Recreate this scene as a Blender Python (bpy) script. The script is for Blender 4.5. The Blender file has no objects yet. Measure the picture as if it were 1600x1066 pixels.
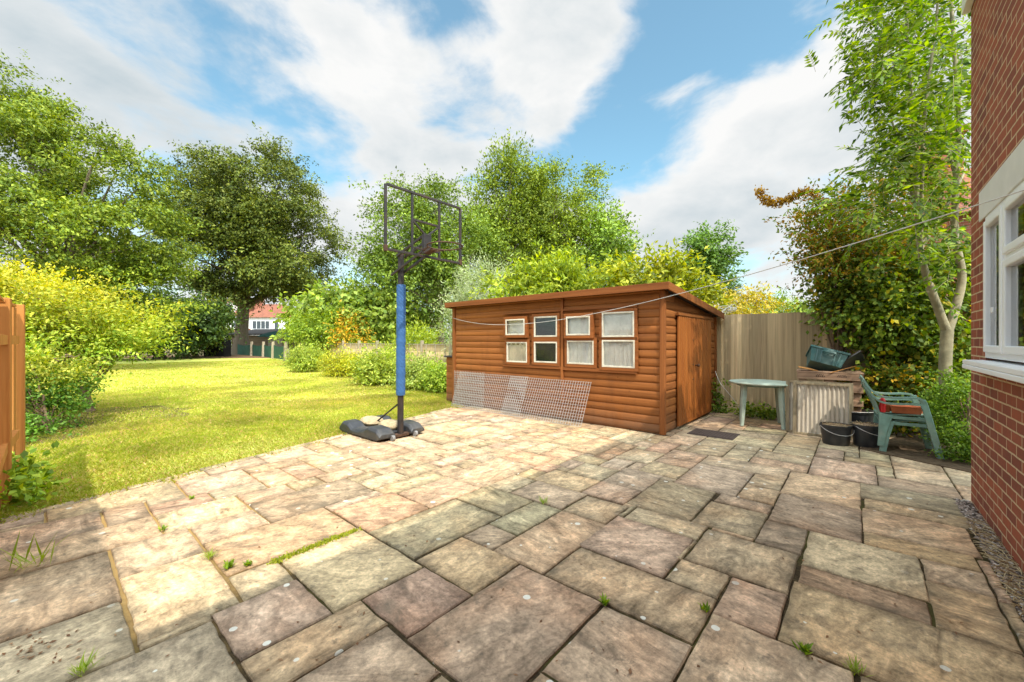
import bpy, bmesh, math, random
import numpy as np
from mathutils import Vector, Matrix

random.seed(7)
RS = np.random.RandomState
S = bpy.context.scene
C = S.collection
H = 1.4            # eye height of the photographer
F = 629.0          # focal length in photo pixels
ANG = math.atan2(-.653, .757)
RU = math.radians

# ------------------------------------------------------------------ places
def W(u, v, z=0.0):            # patio axes (u to the lawn, v away) -> world
    return Vector((-.7572*u + .6532*v, .6532*u + .7572*v, z))
def P(px, py, Y):              # a spot seen at px,py standing Y metres off
    return Vector(((px-800)/F*Y, Y, H + (533-py)/F*Y))
def G(px, py):                 # a spot on the ground
    Y = F*H/(py-533.0)
    return Vector(((px-800)/F*Y, Y, 0))
def ell(px, py, rx, rz, Y, ry=None):
    c = P(px, py, Y); k = Y/F
    return (c.x, c.y, c.z, rx*k, (ry if ry else rx*k), rz*k)

# ------------------------------------------------------------------ scene graph
def link(o, parent=None):
    C.objects.link(o)
    if parent: o.parent = parent
    return o
def tag(o, label=None, cat=None, group=None, kind=None):
    if label: o['label'] = label
    if cat: o['category'] = cat
    if group: o['group'] = group
    if kind: o['kind'] = kind
    return o
def thing(name, label, cat, loc=(0, 0, 0), rot=0, group=None):
    o = bpy.data.objects.new(name, None); C.objects.link(o)
    o.empty_display_size = .1
    o.location = loc; o.rotation_euler = (0, 0, rot)
    return tag(o, label, cat, group)
def copy_tree(o, parent=None):
    c = o.copy(); C.objects.link(c); c.parent = parent
    for ch in [x for x in C.objects if x.parent == o]:
        copy_tree(ch, c)
    return c

class MB:
    def __init__(s): s.v = []; s.f = []
    def add(s, vs, fs):
        b = len(s.v); s.v += [tuple(p) for p in vs]; s.f += [tuple(i+b for i in f) for f in fs]; return s
    def box(s, x0, x1, y0, y1, z0, z1, M=None):
        vs = [Vector((x, y, z)) for z in (z0, z1) for y in (y0, y1) for x in (x0, x1)]
        if M: vs = [M @ p for p in vs]
        return s.add(vs, [(0, 2, 3, 1), (4, 5, 7, 6), (0, 1, 5, 4), (2, 6, 7, 3), (0, 4, 6, 2), (1, 3, 7, 5)])
    def bar(s, a, b, w, h, up=(0, 0, 1)):
        a = Vector(a); b = Vector(b); d = (b-a).normalized(); up = Vector(up)
        if abs(d.dot(up)) > .98: up = Vector((1, 0, 0))
        sx = d.cross(up).normalized()*w/2; sz = sx.cross(d).normalized()*h/2
        vs = [p+i*sx+j*sz for p in (a, b) for i, j in ((-1, -1), (1, -1), (1, 1), (-1, 1))]
        return s.add(vs, [(3, 2, 1, 0), (4, 5, 6, 7), (0, 1, 5, 4), (1, 2, 6, 5), (2, 3, 7, 6), (3, 0, 4, 7)])
    def tube(s, pts, r, n=8, cap=True):
        pts = [Vector(p) for p in pts]; m = len(pts)
        r = [r]*m if not hasattr(r, '__len__') else list(r)
        vs = []; fs = []; px = None
        for i, p in enumerate(pts):
            d = (pts[min(i+1, m-1)]-pts[max(i-1, 0)])
            d = d.normalized() if d.length > 1e-9 else Vector((0, 0, 1))
            if px is None:
                px = d.orthogonal().normalized()
            px = (px-d*px.dot(d))
            px = px.normalized() if px.length > 1e-6 else d.orthogonal().normalized()
            py = d.cross(px)
            for k in range(n):
                a = 2*math.pi*k/n
                vs.append(p+(px*math.cos(a)+py*math.sin(a))*r[i])
        for i in range(m-1):
            for k in range(n):
                fs.append((i*n+k, i*n+(k+1) % n, (i+1)*n+(k+1) % n, (i+1)*n+k))
        if cap:
            fs.append(tuple(range(n-1, -1, -1))); fs.append(tuple((m-1)*n+k for k in range(n)))
        return s.add(vs, fs)
    def lathe(s, prof, n=24, sx=1, sy=1, M=None):
        vs = []; fs = []
        for r, z in prof:
            for k in range(n):
                a = 2*math.pi*k/n
                p = Vector((r*math.cos(a)*sx, r*math.sin(a)*sy, z))
                vs.append(M @ p if M else p)
        for i in range(len(prof)-1):
            for k in range(n):
                fs.append((i*n+k, i*n+(k+1) % n, (i+1)*n+(k+1) % n, (i+1)*n+k))
        fs.append(tuple(range(n-1, -1, -1))); fs.append(tuple((len(prof)-1)*n+k for k in range(n)))
        return s.add(vs, fs)
    def prism(s, prof, a, b, M=None):      # profile in (y,z) swept along x from a to b
        n = len(prof)
        vs = [Vector((x, y, z)) for x in (a, b) for y, z in prof]
        if M: vs = [M @ p for p in vs]
        fs = [(k, (k+1) % n, n+(k+1) % n, n+k) for k in range(n)]
        fs += [tuple(range(n-1, -1, -1)), tuple(range(n, 2*n))]
        return s.add(vs, fs)
    def sphere(s, c, rx, ry, rz, n=12, m=8, jit=0, rnd=random):
        c = Vector(c); vs = [c+Vector((0, 0, rz))]; fs = []
        for i in range(1, m):
            t = math.pi*i/m
            for k in range(n):
                a = 2*math.pi*k/n; q = 1+rnd.uniform(-jit, jit)
                vs.append(c+Vector((rx*math.sin(t)*math.cos(a)*q, ry*math.sin(t)*math.sin(a)*q, rz*math.cos(t)*q)))
        vs.append(c-Vector((0, 0, rz)))
        for k in range(n): fs.append((0, 1+k, 1+(k+1) % n))
        for i in range(m-2):
            for k in range(n):
                a = 1+i*n
                fs.append((a+k, a+n+k, a+n+(k+1) % n, a+(k+1) % n))
        e = len(vs)-1; a = 1+(m-2)*n
        for k in range(n): fs.append((e, a+(k+1) % n, a+k))
        return s.add(vs, fs)
    def build(s, name, mat, parent=None, smooth=False, bevel=0, loc=None, fix=True):
        me = bpy.data.meshes.new(name); me.from_pydata(s.v, [], s.f)
        if fix:
            bm = bmesh.new(); bm.from_mesh(me); bmesh.ops.recalc_face_normals(bm, faces=bm.faces); bm.to_mesh(me); bm.free()
        me.materials.append(mat)
        if smooth:
            me.polygons.foreach_set('use_smooth', [True]*len(me.polygons))
            try: me.set_sharp_from_angle(angle=RU(40))
            except Exception: pass
        o = bpy.data.objects.new(name, me)
        if loc is not None: o.location = loc
        link(o, parent)
        if bevel:
            m = o.modifiers.new('bevel', 'BEVEL'); m.width = bevel; m.segments = 2; m.limit_method = 'ANGLE'
        return o

def raw_mesh(name, verts, nper, mat, parent=None, col=None, smooth=False):
    """many separate n-gons; verts (N*nper,3)"""
    verts = np.asarray(verts, dtype=np.float32); n = len(verts); m = n//nper
    me = bpy.data.meshes.new(name)
    me.vertices.add(n); me.vertices.foreach_set('co', verts.ravel())
    me.loops.add(n); me.loops.foreach_set('vertex_index', np.arange(n, dtype=np.int32))
    me.polygons.add(m); me.polygons.foreach_set('loop_start', np.arange(0, n, nper, dtype=np.int32))
    try: me.polygons.foreach_set('loop_total', np.full(m, nper, dtype=np.int32))
    except Exception: pass
    if col is not None:
        a = me.color_attributes.new('tint', 'FLOAT_COLOR', 'POINT')
        c4 = np.ones((n, 4), dtype=np.float32); c4[:, :3] = np.repeat(col, nper, axis=0)
        a.data.foreach_set('color', c4.ravel())
    me.update(calc_edges=True); me.validate()
    me.materials.append(mat)
    o = bpy.data.objects.new(name, me)
    return link(o, parent)

# ------------------------------------------------------------------ materials
class NT:
    def __init__(s, name):
        s.m = bpy.data.materials.new(name); s.m.use_nodes = True
        s.t = s.m.node_tree; s.b = s.t.nodes['Principled BSDF']; s.out = s.t.nodes['Material Output']
        s._tc = None
    def n(s, typ, **kw):
        o = s.t.nodes.new('ShaderNode'+typ)
        for k, v in kw.items():
            if k.startswith('i_'):
                o.inputs[k[2:].replace('_', ' ')].default_value = v
            else: setattr(o, k, v)
        return o
    def l(s, a, b): s.t.links.new(a, b)
    def tc(s, out='Object', scale=(1, 1, 1), rot=(0, 0, 0)):
        if s._tc is None: s._tc = s.n('TexCoord')
        mp = s.n('Mapping'); mp.inputs['Scale'].default_value = scale; mp.inputs['Rotation'].default_value = rot
        s.l(s._tc.outputs[out], mp.inputs[0]); return mp.outputs[0]
    def noise(s, vec, scale, detail=6, rough=.6, dist=0):
        o = s.n('TexNoise'); o.inputs['Scale'].default_value = scale; o.inputs['Detail'].default_value = detail
        o.inputs['Roughness'].default_value = rough; o.inputs['Distortion'].default_value = dist
        if vec is not None: s.l(vec, o.inputs['Vector'])
        return o.outputs['Fac']
    def ramp(s, fac, stops, interp='LINEAR'):
        o = s.n('ValToRGB'); e = o.color_ramp.elements; o.color_ramp.interpolation = interp
        while len(e) < len(stops): e.new(.5)
        for i, (p, c) in enumerate(stops):
            e[i].position = p
            e[i].color = (c, c, c, 1) if not hasattr(c, '__len__') else (*c[:3], 1)
        s.l(fac, o.inputs[0]); return o.outputs[0]
    def mix(s, fac, a, b, mode='MIX'):
        o = s.n('Mix', data_type='RGBA', blend_type=mode)
        for sock, val in ((o.inputs[0], fac), (o.inputs[6], a), (o.inputs[7], b)):
            if isinstance(val, (int, float)): sock.default_value = val
            elif isinstance(val, (tuple, list)): sock.default_value = (*val[:3], 1)
            else: s.l(val, sock)
        return o.outputs[2]
    def math(s, op, a, b=0):
        o = s.n('Math', operation=op)
        for i, val in enumerate((a, b)):
            if isinstance(val, (int, float)): o.inputs[i].default_value = val
            else: s.l(val, o.inputs[i])
        return o.outputs[0]
    def bump(s, h, strength=.3, dist=.01, prev=None):
        o = s.n('Bump'); o.inputs['Strength'].default_value = strength; o.inputs['Distance'].default_value = dist
        s.l(h, o.inputs['Height'])
        if prev is not None: s.l(prev, o.inputs['Normal'])
        return o.outputs[0]
    def done(s, col, rough=.7, normal=None, spec=.3, metal=0):
        if isinstance(col, (tuple, list)): s.b.inputs['Base Color'].default_value = (*col[:3], 1)
        else: s.l(col, s.b.inputs['Base Color'])
        if isinstance(rough, (int, float)): s.b.inputs['Roughness'].default_value = rough
        else: s.l(rough, s.b.inputs['Roughness'])
        s.b.inputs['Specular IOR Level'].default_value = spec
        s.b.inputs['Metallic'].default_value = metal
        if normal is not None: s.l(normal, s.b.inputs['Normal'])
        return s.m

def plain(name, col, rough=.5, var=.25, scale=8, spec=.3, metal=0, bump=.15, dirt=None):
    t = NT(name); v = t.tc()
    f = t.noise(v, scale, 8, .65)
    lo = tuple(c*(1-var) for c in col); hi = tuple(min(1, c*(1+var)) for c in col)
    c = t.ramp(f, [(.3, lo), (.7, hi)])
    if dirt:
        f2 = t.noise(t.tc(), scale*.35, 8, .7)
        c = t.mix(t.ramp(f2, [(.48, 0), (.68, .7)]), c, dirt)
    r = t.ramp(t.noise(v, scale*2, 5), [(.3, max(0, rough-.12)), (.7, min(1, rough+.12))])
    return t.done(c, r, t.bump(t.noise(v, scale*6, 6), bump, .004), spec, metal)

def wood(name, base, dark, axis='x', ring=26, rough=.6, weather=None, spec=.15, isl=.84, splash=False):
    t = NT(name)
    sc = {'x': (.6, ring, ring), 'y': (ring, .6, ring), 'z': (ring, ring, .6)}[axis]
    f = t.noise(t.tc(scale=sc), 1.0, 8, .65, .6)
    c = t.ramp(f, [(.28, dark), (.55, base), (.78, tuple(min(1, k*1.25) for k in base))])
    big = t.noise(t.tc(scale={'x': (.7, 2, 9), 'y': (2, .7, 9), 'z': (9, 9, .8)}[axis]), 1.0, 4)
    c = t.mix(t.ramp(big, [(.35, .0), (.75, .55)]), c, weather if weather else dark)
    gi = t.n('NewGeometry'); c = t.mix(1.0, c, t.ramp(gi.outputs['Random Per Island'], [(0, isl), (1, 2-isl)]), 'MULTIPLY')
    if splash:
        so_ = t.n('SeparateXYZ'); t.l(t.tc(), so_.inputs[0])
        hz_ = t.math('ADD', so_.outputs[2], t.math('MULTIPLY', t.noise(t.tc(), 4, 6, .7), .5))
        c = t.mix(t.ramp(hz_, [(.20, .75), (.60, 0)]), c, (.17, .10, .06))
        c = t.mix(t.ramp(t.noise(t.tc(scale=(2, 2, .5)), 1.6, 7, .7), [(.5, 0), (.7, .45)]), c, (.15, .055, .02))
        kn = t.n('TexVoronoi'); kn.inputs['Scale'].default_value = 3.2; t.l(t.tc(scale=(1, 1, 2.6)), kn.inputs['Vector'])
        c = t.mix(t.ramp(kn.outputs['Distance'], [(.02, .8), (.075, 0)]), c, (.06, .02, .008))
    return t.done(c, t.ramp(f, [(.3, rough+.12), (.7, rough-.05)]), t.bump(f, .45, .004), spec)

def leaf_mat(name, dark, mid, light, trans=.35, nscale=.5, rough=.55):
    t = NT(name)
    g = t.n('NewGeometry')
    GAIN = 1.25
    dark, mid, light = [tuple(min(.8, k*GAIN) for k in q) for q in (dark, mid, light)]
    c = t.ramp(g.outputs['Random Per Island'], [(.0, dark), (.45, mid), (1.0, light)])
    at = t.n('Attribute', attribute_name='tint')
    c = t.mix(1.0, c, at.outputs['Color'], 'MULTIPLY')
    f = t.noise(t.tc(), nscale, 3)
    c = t.mix(1.0, c, t.ramp(f, [(.3, .72), (.7, 1.2)]), 'MULTIPLY')
    t.done(c, rough, None, .25)
    tr = t.n('BsdfTranslucent')
    hs = t.n('HueSaturation'); hs.inputs['Saturation'].default_value = 1.15; hs.inputs['Value'].default_value = 1.35
    hs.inputs['Hue'].default_value = .49
    t.l(c, hs.inputs['Color']); t.l(hs.outputs[0], tr.inputs['Color'])
    mx = t.n('MixShader'); mx.inputs[0].default_value = trans
    t.l(t.b.outputs[0], mx.inputs[1]); t.l(tr.outputs[0], mx.inputs[2]); t.l(mx.outputs[0], t.out.inputs[0])
    return t.m

def brick(name, swz, c1, c2, mortar, w=.225, h=.075, ms=.010, dirt=(.1, .07, .05)):
    t = NT(name)
    tc = t.n('TexCoord'); sp = t.n('SeparateXYZ'); cb = t.n('CombineXYZ')
    t.l(tc.outputs['Object'], sp.inputs[0])
    nz = t.n('TexNoise'); nz.inputs['Scale'].default_value = 9; t.l(tc.outputs['Object'], nz.inputs[0])
    wob = t.math('MULTIPLY', t.math('SUBTRACT', nz.outputs['Fac'], .5), .008)
    t.l(t.math('ADD', sp.outputs[swz], wob), cb.inputs[0]); t.l(t.math('ADD', sp.outputs[2], wob), cb.inputs[1])
    b = t.n('TexBrick', offset=.5)
    b.inputs['Scale'].default_value = 1; b.inputs['Brick Width'].default_value = w; b.inputs['Row Height'].default_value = h
    b.inputs['Mortar Size'].default_value = ms/2; b.inputs['Mortar Smooth'].default_value = .25; b.inputs['Bias'].default_value = -.1
    b.inputs['Color1'].default_value = (*c1, 1); b.inputs['Color2'].default_value = (*c2, 1); b.inputs['Mortar'].default_value = (*mortar, 1)
    t.l(cb.outputs[0], b.inputs['Vector'])
    v = tc.outputs['Object']
    f = t.noise(v, 22, 8, .7); f2 = t.noise(v, 1.3, 4)
    c = t.mix(t.ramp(f, [(.35, .0), (.75, .5)]), b.outputs['Color'], dirt)
    c = t.mix(t.ramp(f2, [(.4, .0), (.75, .35)]), c, tuple(min(1, k*1.35) for k in c1))
    hgt = t.mix(.35, t.math('SUBTRACT', 1, b.outputs['Fac']), f)
    return t.done(c, .85, t.bump(hgt, .6, .008), .2)

M = {}
SHED = (.30, .104, .026)
M['shed_wood'] = wood('shed_wood', SHED, (.13, .038, .010), 'x', 22, .6, (.36, .135, .04), splash=True)
M['shed_trim'] = wood('shed_trim', (.29, .098, .028), (.16, .05, .014), 'x', 24, .5)
M['shed_post'] = wood('shed_post', (.33, .115, .032), (.17, .052, .015), 'z', 24, .55)
M['shed_door'] = wood('shed_door', (.33, .11, .022), (.18, .05, .012), 'z', 20, .5)
M['felt'] = plain('roof_felt', (.06, .05, .045), .9, .3, 14)
M['upvc'] = plain('white_plastic', (.83, .83, .83), .45, .0, 2, .4, 0, .0)
M['old_white'] = plain('old_white_paint', (.68, .63, .50), .55, .12, 14, .3, 0, .2, (.42, .34, .24))
M['curtain'] = plain('net_curtain', (.80, .77, .66), .9, .15, 5)
M['curtain_buff'] = plain('buff_curtain', (.78, .66, .46), .9, .2, 5)
M['dark'] = plain('dark_interior', (.018, .016, .014), .9, .3, 3)
M['mesh_wire'] = plain('galvanised_wire', (.54, .52, .49), .5, .25, 30, .5, .35)
M['black_plastic'] = plain('black_plastic', (.030, .031, .034), .45, .3, 10, .5, 0, .15, (.10, .09, .075))
M['black_metal'] = plain('black_painted_metal', (.035, .03, .028), .5, .35, 18, .5, .3, .2, (.10, .05, .03))
M['rust'] = plain('rusty_metal', (.10, .055, .035), .7, .4, 30, .3, .4)
M['grey_wheel'] = plain('grey_wheel', (.22, .21, .20), .6, .2, 20)
M['green_plastic'] = plain('green_plastic', (.165, .285, .235), .5, .22, 9, .35, 0, .12, (.30, .33, .26))
M['table_plastic'] = plain('pale_green_plastic', (.36, .45, .37), .5, .2, 8, .35, 0, .12, (.34, .34, .26))
M['bin_green'] = plain('bin_green', (.035, .12, .115), .45, .2, 6, .4, 0, .1, (.14, .17, .15))
M['terracotta'] = plain('terracotta', (.42, .13, .055), .75, .2, 14)
M['red_plastic'] = plain('red_plastic', (.62, .03, .03), .35, .1, 6)
M['crate_wood'] = wood('crate_wood', (.42, .27, .17), (.24, .14, .085), 'x', 22, .75, (.33, .20, .14))
M['crate_orange'] = wood('crate_orange', (.55, .27, .085), (.36, .15, .05), 'x', 22, .7)
M['frame_wood'] = wood('frame_wood', (.33, .27, .17), (.17, .13, .08), 'z', 26, .8)
M['grey_wood'] = wood('weathered_wood', (.62, .45, .255), (.33, .235, .125), 'z', 24, .85, (.46, .36, .20), isl=.60)
M['pale_post'] = wood('pale_post', (.42, .35, .25), (.25, .2, .14), 'z', 24, .85)
M['new_wood'] = wood('new_fence_wood', (.52, .215, .055), (.36, .125, .028), 'z', 22, .65, (.62, .29, .085))
M['concrete'] = plain('concrete', (.36, .33, .28), .9, .2, 12, .2, 0, .4, (.24, .23, .18))
M['render'] = plain('white_render', (.70, .68, .62), .9, .06, 3, .2, 0, .2)
M['stone_lintel'] = plain('painted_lintel', (.66, .645, .60), .8, .06, 6, .25, 0, .2)
M['soil'] = plain('soil', (.10, .068, .042), .95, .5, 16, .1, 0, .8)
M['mulch'] = plain('bark_mulch', (.20, .12, .07), .95, .5, 20, .1, 0, .9)
M['manhole'] = plain('manhole_iron', (.105, .075, .062), .7, .25, 18, .3, .25, .6)
M['cord'] = plain('white_cord', (.70, .68, .62), .7, .1, 20)
M['bark'] = wood('bark', (.23, .18, .125), (.11, .085, .06), 'z', 12, .95)
M['pale_bark'] = plain('pale_green_bark', (.33, .29, .185), .8, .35, 9, .2, 0, .5, (.16, .15, .09))
M['twig'] = plain('twig', (.20, .13, .08), .85, .3, 20)
M['straw'] = plain('dry_bark_chips', (.34, .24, .15), .95, .4, 40, .1, 0, .8)
M['sand'] = plain('sand_sacking', (.44, .34, .20), .95, .45, 22, .1, 0, .9, (.20, .15, .09))
M['blue_pad'] = None
t = NT('blue_vinyl_pad'); v = t.tc()
wr = t.n('TexWave', wave_type='BANDS', bands_direction='DIAGONAL'); wr.inputs['Scale'].default_value = 9
wr.inputs['Distortion'].default_value = 7; wr.inputs['Detail'].default_value = 3; wr.inputs['Detail Scale'].default_value = 1.6
t.l(v, wr.inputs[0])
c = t.ramp(t.noise(v, 3, 5), [(.3, (.035, .098, .235)), (.7, (.055, .138, .30))])
M['blue_pad'] = t.done(c, .42, t.bump(wr.outputs['Fac'], .28, .012), .3)

M['brick_house'] = brick('brick_house', 1, (.37, .098, .050), (.165, .050, .038), (.66, .52, .32), ms=.013)
M['brick_shade_block'] = brick('brick_shade_block', 0, (.37, .098, .050), (.165, .050, .038), (.66, .52, .32), ms=.013)
M['brick_pale'] = brick('brick_pale', 0, (.36, .20, .10), (.27, .13, .075), (.30, .25, .18))
M['brick_far'] = brick('brick_far', 0, (.33, .10, .055), (.26, .075, .045), (.40, .32, .24))
M['roof_tile'] = brick('roof_tile', 0, (.30, .105, .06), (.22, .08, .05), (.09, .045, .035), .26, .2, .03)

# glass: dark, reflective pane
t = NT('window_glass')
t.b.inputs['Base Color'].default_value = (1, 1, 1, 1); t.b.inputs['Roughness'].default_value = .02
t.b.inputs['Transmission Weight'].default_value = 1.0; t.b.inputs['IOR'].default_value = 1.5
M['glass'] = t.m
t = NT('clear_corrugated'); v = t.tc()
c = t.ramp(t.noise(t.tc(scale=(14, 14, .8)), 1.0, 6), [(.3, (.40, .33, .24)), (.7, (.58, .52, .42))])
c = t.mix(t.ramp(t.noise(v, 5, 8, .7), [(.5, 0), (.75, .6)]), c, (.22, .16, .10))
M['corrugated'] = t.done(c, .45, None, .4)

# paving: the slab tone rides in the 'tint' attribute
t = NT('sandstone'); v = t.tc()
at = t.n('Attribute', attribute_name='tint')
rv = t.n('Attribute', attribute_name='shift')
vrot = t.n('VectorRotate', rotation_type='Z_AXIS'); t.l(v, vrot.inputs['Vector'])
sx_ = t.n('SeparateXYZ'); t.l(rv.outputs['Vector'], sx_.inputs[0])
t.l(t.math('MULTIPLY', t.math('SINE', sx_.outputs[0]), .9), vrot.inputs['Angle'])
off = t.n('VectorMath', operation='ADD'); t.l(vrot.outputs[0], off.inputs[0]); t.l(rv.outputs['Vector'], off.inputs[1])
mp = t.n('Mapping'); mp.inputs['Scale'].default_value = (1, 2.6, 1); mp.inputs['Rotation'].default_value = (0, 0, .5); t.l(off.outputs[0], mp.inputs[0])
riv = t.noise(mp.outputs[0], 3.2, 10, .68, 1.3)
c = t.mix(1.0, at.outputs['Color'], t.ramp(riv, [(.28, .46), (.5, 1.0), (.72, 1.45)]), 'MULTIPLY')
fine = t.noise(off.outputs[0], 45, 6, .75)
c = t.mix(1.0, c, t.ramp(fine, [(.3, .62), (.7, 1.32)]), 'MULTIPLY')
mp2 = t.n('Mapping'); mp2.inputs['Scale'].default_value = (1, 3.4, 1); mp2.inputs['Rotation'].default_value = (0, 0, .62); t.l(off.outputs[0], mp2.inputs[0])
rdg = t.n('TexNoise', noise_type='RIDGED_MULTIFRACTAL'); rdg.inputs['Scale'].default_value = 5.5; rdg.inputs['Detail'].default_value = 7; rdg.inputs['Roughness'].default_value = .62; rdg.inputs['Distortion'].default_value = .9; t.l(mp2.outputs[0], rdg.inputs['Vector'])
flk = t.ramp(rdg.outputs['Fac'], [(.25, .0), (.75, 1.0)])
c = t.mix(1.0, c, t.ramp(rdg.outputs['Fac'], [(.2, .72), (.6, 1.05), (.95, 1.3)]), 'MULTIPLY')
mot = t.noise(off.outputs[0], 10, 8, .72, .6)
c = t.mix(1.0, c, t.ramp(mot, [(.32, .55), (.52, 1.0), (.7, 1.28)]), 'MULTIPLY')
wide = t.noise(v, .9, 7, .7, .8)
c = t.mix(t.ramp(wide, [(.50, 0), (.66, .5)]), c, t.mix(1.0, c, (.52, .50, .46), 'MULTIPLY'))
hue = t.noise(off.outputs[0], 1.7, 4)
c = t.mix(t.ramp(hue, [(.46, 0), (.72, .5)]), c, t.mix(1.0, c, (1.22, .92, .74), 'MULTIPLY'))
st = t.noise(off.outputs[0], 2.4, 8, .72, .5)
c = t.mix(t.ramp(st, [(.52, 0), (.70, .7)]), c, (.12, .10, .072))
sp = t.noise(off.outputs[0], 16, 5, .7)
c = t.mix(t.ramp(sp, [(.58, 0), (.68, .6)]), c, (.10, .085, .065))
c = t.mix(1.0, c, (1.24, 1.165, 1.09), 'MULTIPLY')
# lichen rosettes
vo = t.n('TexVoronoi'); vo.inputs['Scale'].default_value = 8.5; t.l(off.outputs[0], vo.inputs['Vector'])
vr = t.math('MULTIPLY', t.n('SeparateColor').outputs[0], 1)
sc_ = t.n('SeparateColor'); t.l(vo.outputs['Color'], sc_.inputs[0])
rad = t.math('MULTIPLY', t.math('MAXIMUM', t.math('SUBTRACT', sc_.outputs[0], .52), 0), .40)
mk = t.math('LESS_THAN', t.math('ADD', vo.outputs['Distance'], t.math('MULTIPLY', t.math('SUBTRACT', fine, .5), .10)), rad)
reg = t.ramp(t.noise(v, .55, 3), [(.40, 0), (.52, .85)])
c = t.mix(t.math('MULTIPLY', mk, reg), c, (.74, .72, .62))
nb = t.bump(riv, .6, .020); nb = t.bump(rdg.outputs['Fac'], .5, .006, nb); nb = t.bump(fine, .4, .004, nb)
M['slab'] = t.done(c, t.ramp(riv, [(.3, .9), (.7, .66)]), nb, .25)

t = NT('joint_soil'); v = t.tc()
f = t.noise(v, 30, 8, .7)
c = t.ramp(f, [(.3, (.022, .016, .009)), (.55, (.06, .042, .022)), (.78, (.20, .14, .07))])
c = t.mix(t.ramp(t.noise(v, 1.6, 5), [(.5, 0), (.66, .7)]), c, (.075, .075, .016))
sxj = t.n('SeparateXYZ'); t.l(v, sxj.inputs[0])
c = t.mix(t.ramp(t.math('ADD', t.math('MULTIPLY', sxj.outputs[0], -.25), t.math('MULTIPLY', t.noise(v, 9, 4), .3)), [(.45, 0), (.75, .85)]), c, (.42, .27, .10))
M['joint'] = t.done(c, .95, t.bump(f, .8, .01), .1)

t = NT('lawn_ground'); v = t.tc()
f = t.noise(v, .9, 8, .65); f2 = t.noise(v, 28, 6, .7)
c = t.ramp(f, [(.3, (.38, .43, .06)), (.55, (.47, .50, .09)), (.75, (.56, .53, .16))])
c = t.mix(t.ramp(f2, [(.42, .0), (.7, .65)]), c, (.56, .50, .18))
c = t.mix(t.ramp(t.noise(v, 60, 4), [(.3, .4), (.5, 0)]), c, (.16, .20, .03))
M['lawn'] = t.done(c, .95, t.bump(f2, 1.0, .03), .1)
M['earth'] = plain('bare_earth', (.15, .12, .06), .95, .4, 6, .1, 0, .6, (.10, .13, .03))

GB = leaf_mat('grass_blade', (.29, .36, .045), (.44, .485, .075), (.62, .57, .19), .42, .8, .6)

# leaf kinds
L_cherry = leaf_mat('leaf_cherry', (.055, .090, .010), (.135, .195, .016), (.27, .30, .028), .26, .35)
L_horn = leaf_mat('leaf_hornbeam', (.032, .050, .008), (.085, .115, .014), (.19, .20, .028), .22, .25)
L_ash = leaf_mat('leaf_ash_far', (.050, .085, .010), (.125, .19, .022), (.23, .29, .040), .26, .25)
L_poplar = leaf_mat('leaf_poplar', (.070, .105, .010), (.155, .215, .018), (.26, .30, .030), .26, .25)
L_laurel = leaf_mat('leaf_laurel', (.10, .155, .014), (.23, .30, .024), (.42, .45, .045), .38, .5)
L_silver = leaf_mat('leaf_silver', (.20, .25, .11), (.33, .38, .18), (.45, .48, .26), .3, .5)
L_fig = leaf_mat('leaf_fig', (.10, .165, .022), (.20, .27, .04), (.36, .41, .08), .38, .5)
L_gold = leaf_mat('leaf_gold', (.20, .25, .018), (.41, .41, .035), (.62, .55, .07), .42, .7)
L_hedge = leaf_mat('leaf_variegated', (.10, .16, .014), (.26, .31, .028), (.52, .48, .08), .35, .9)
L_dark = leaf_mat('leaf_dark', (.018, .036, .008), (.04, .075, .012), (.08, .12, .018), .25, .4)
L_low = leaf_mat('leaf_low_shrub', (.14, .20, .025), (.27, .35, .04), (.46, .48, .07), .38, .8)
L_sap = leaf_mat('leaf_sapling', (.030, .075, .008), (.105, .185, .016), (.27, .35, .035), .42, 1.2)
L_ivy = leaf_mat('leaf_climber', (.045, .085, .010), (.12, .19, .022), (.26, .33, .045), .32, 1.2)
L_orange = leaf_mat('leaf_orange', (.17, .10, .014), (.36, .20, .022), (.52, .34, .05), .36, 1.0)
L_privet = leaf_mat('leaf_privet', (.05, .105, .012), (.13, .23, .024), (.24, .34, .045), .36, 1.2)
L_dry = leaf_mat('dry_leaf', (.10, .045, .02), (.20, .10, .045), (.30, .18, .09), .1, 4)

# ------------------------------------------------------------------ foliage
def nrm(a): return a/np.maximum(np.linalg.norm(a, axis=1, keepdims=True), 1e-9)
def leaves(pos, d, up, L, Wd, rs, fold=.18):
    n = len(pos)
    d = nrm(d); s = nrm(np.cross(d, up)); nn = np.cross(s, d)
    L = np.asarray(L).reshape(-1, 1)*np.ones((n, 1)); Wd = np.asarray(Wd).reshape(-1, 1)*np.ones((n, 1))
    m = pos+d*L*.45+nn*Wd*fold
    v = np.stack([pos, m+s*Wd*.5, pos+d*L, m-s*Wd*.5], axis=1)
    return v.reshape(-1, 3)

def crown_points(ells, lobes, twigs, lobe_r, rs, zmin=.05, shell=.5):
    E = np.array(ells, dtype=float)
    wt = (E[:, 3]*E[:, 5])**.9; wt /= wt.sum()
    out = []; lob = []
    for k in range(lobes):
        e = E[rs.choice(len(E), p=wt)]
        d = rs.normal(size=3); d /= np.linalg.norm(d)
        r = shell+(1-shell)*rs.rand()**.7
        c = e[:3]+d*e[3:]*r
        lob.append((c, e))
    return lob

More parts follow.
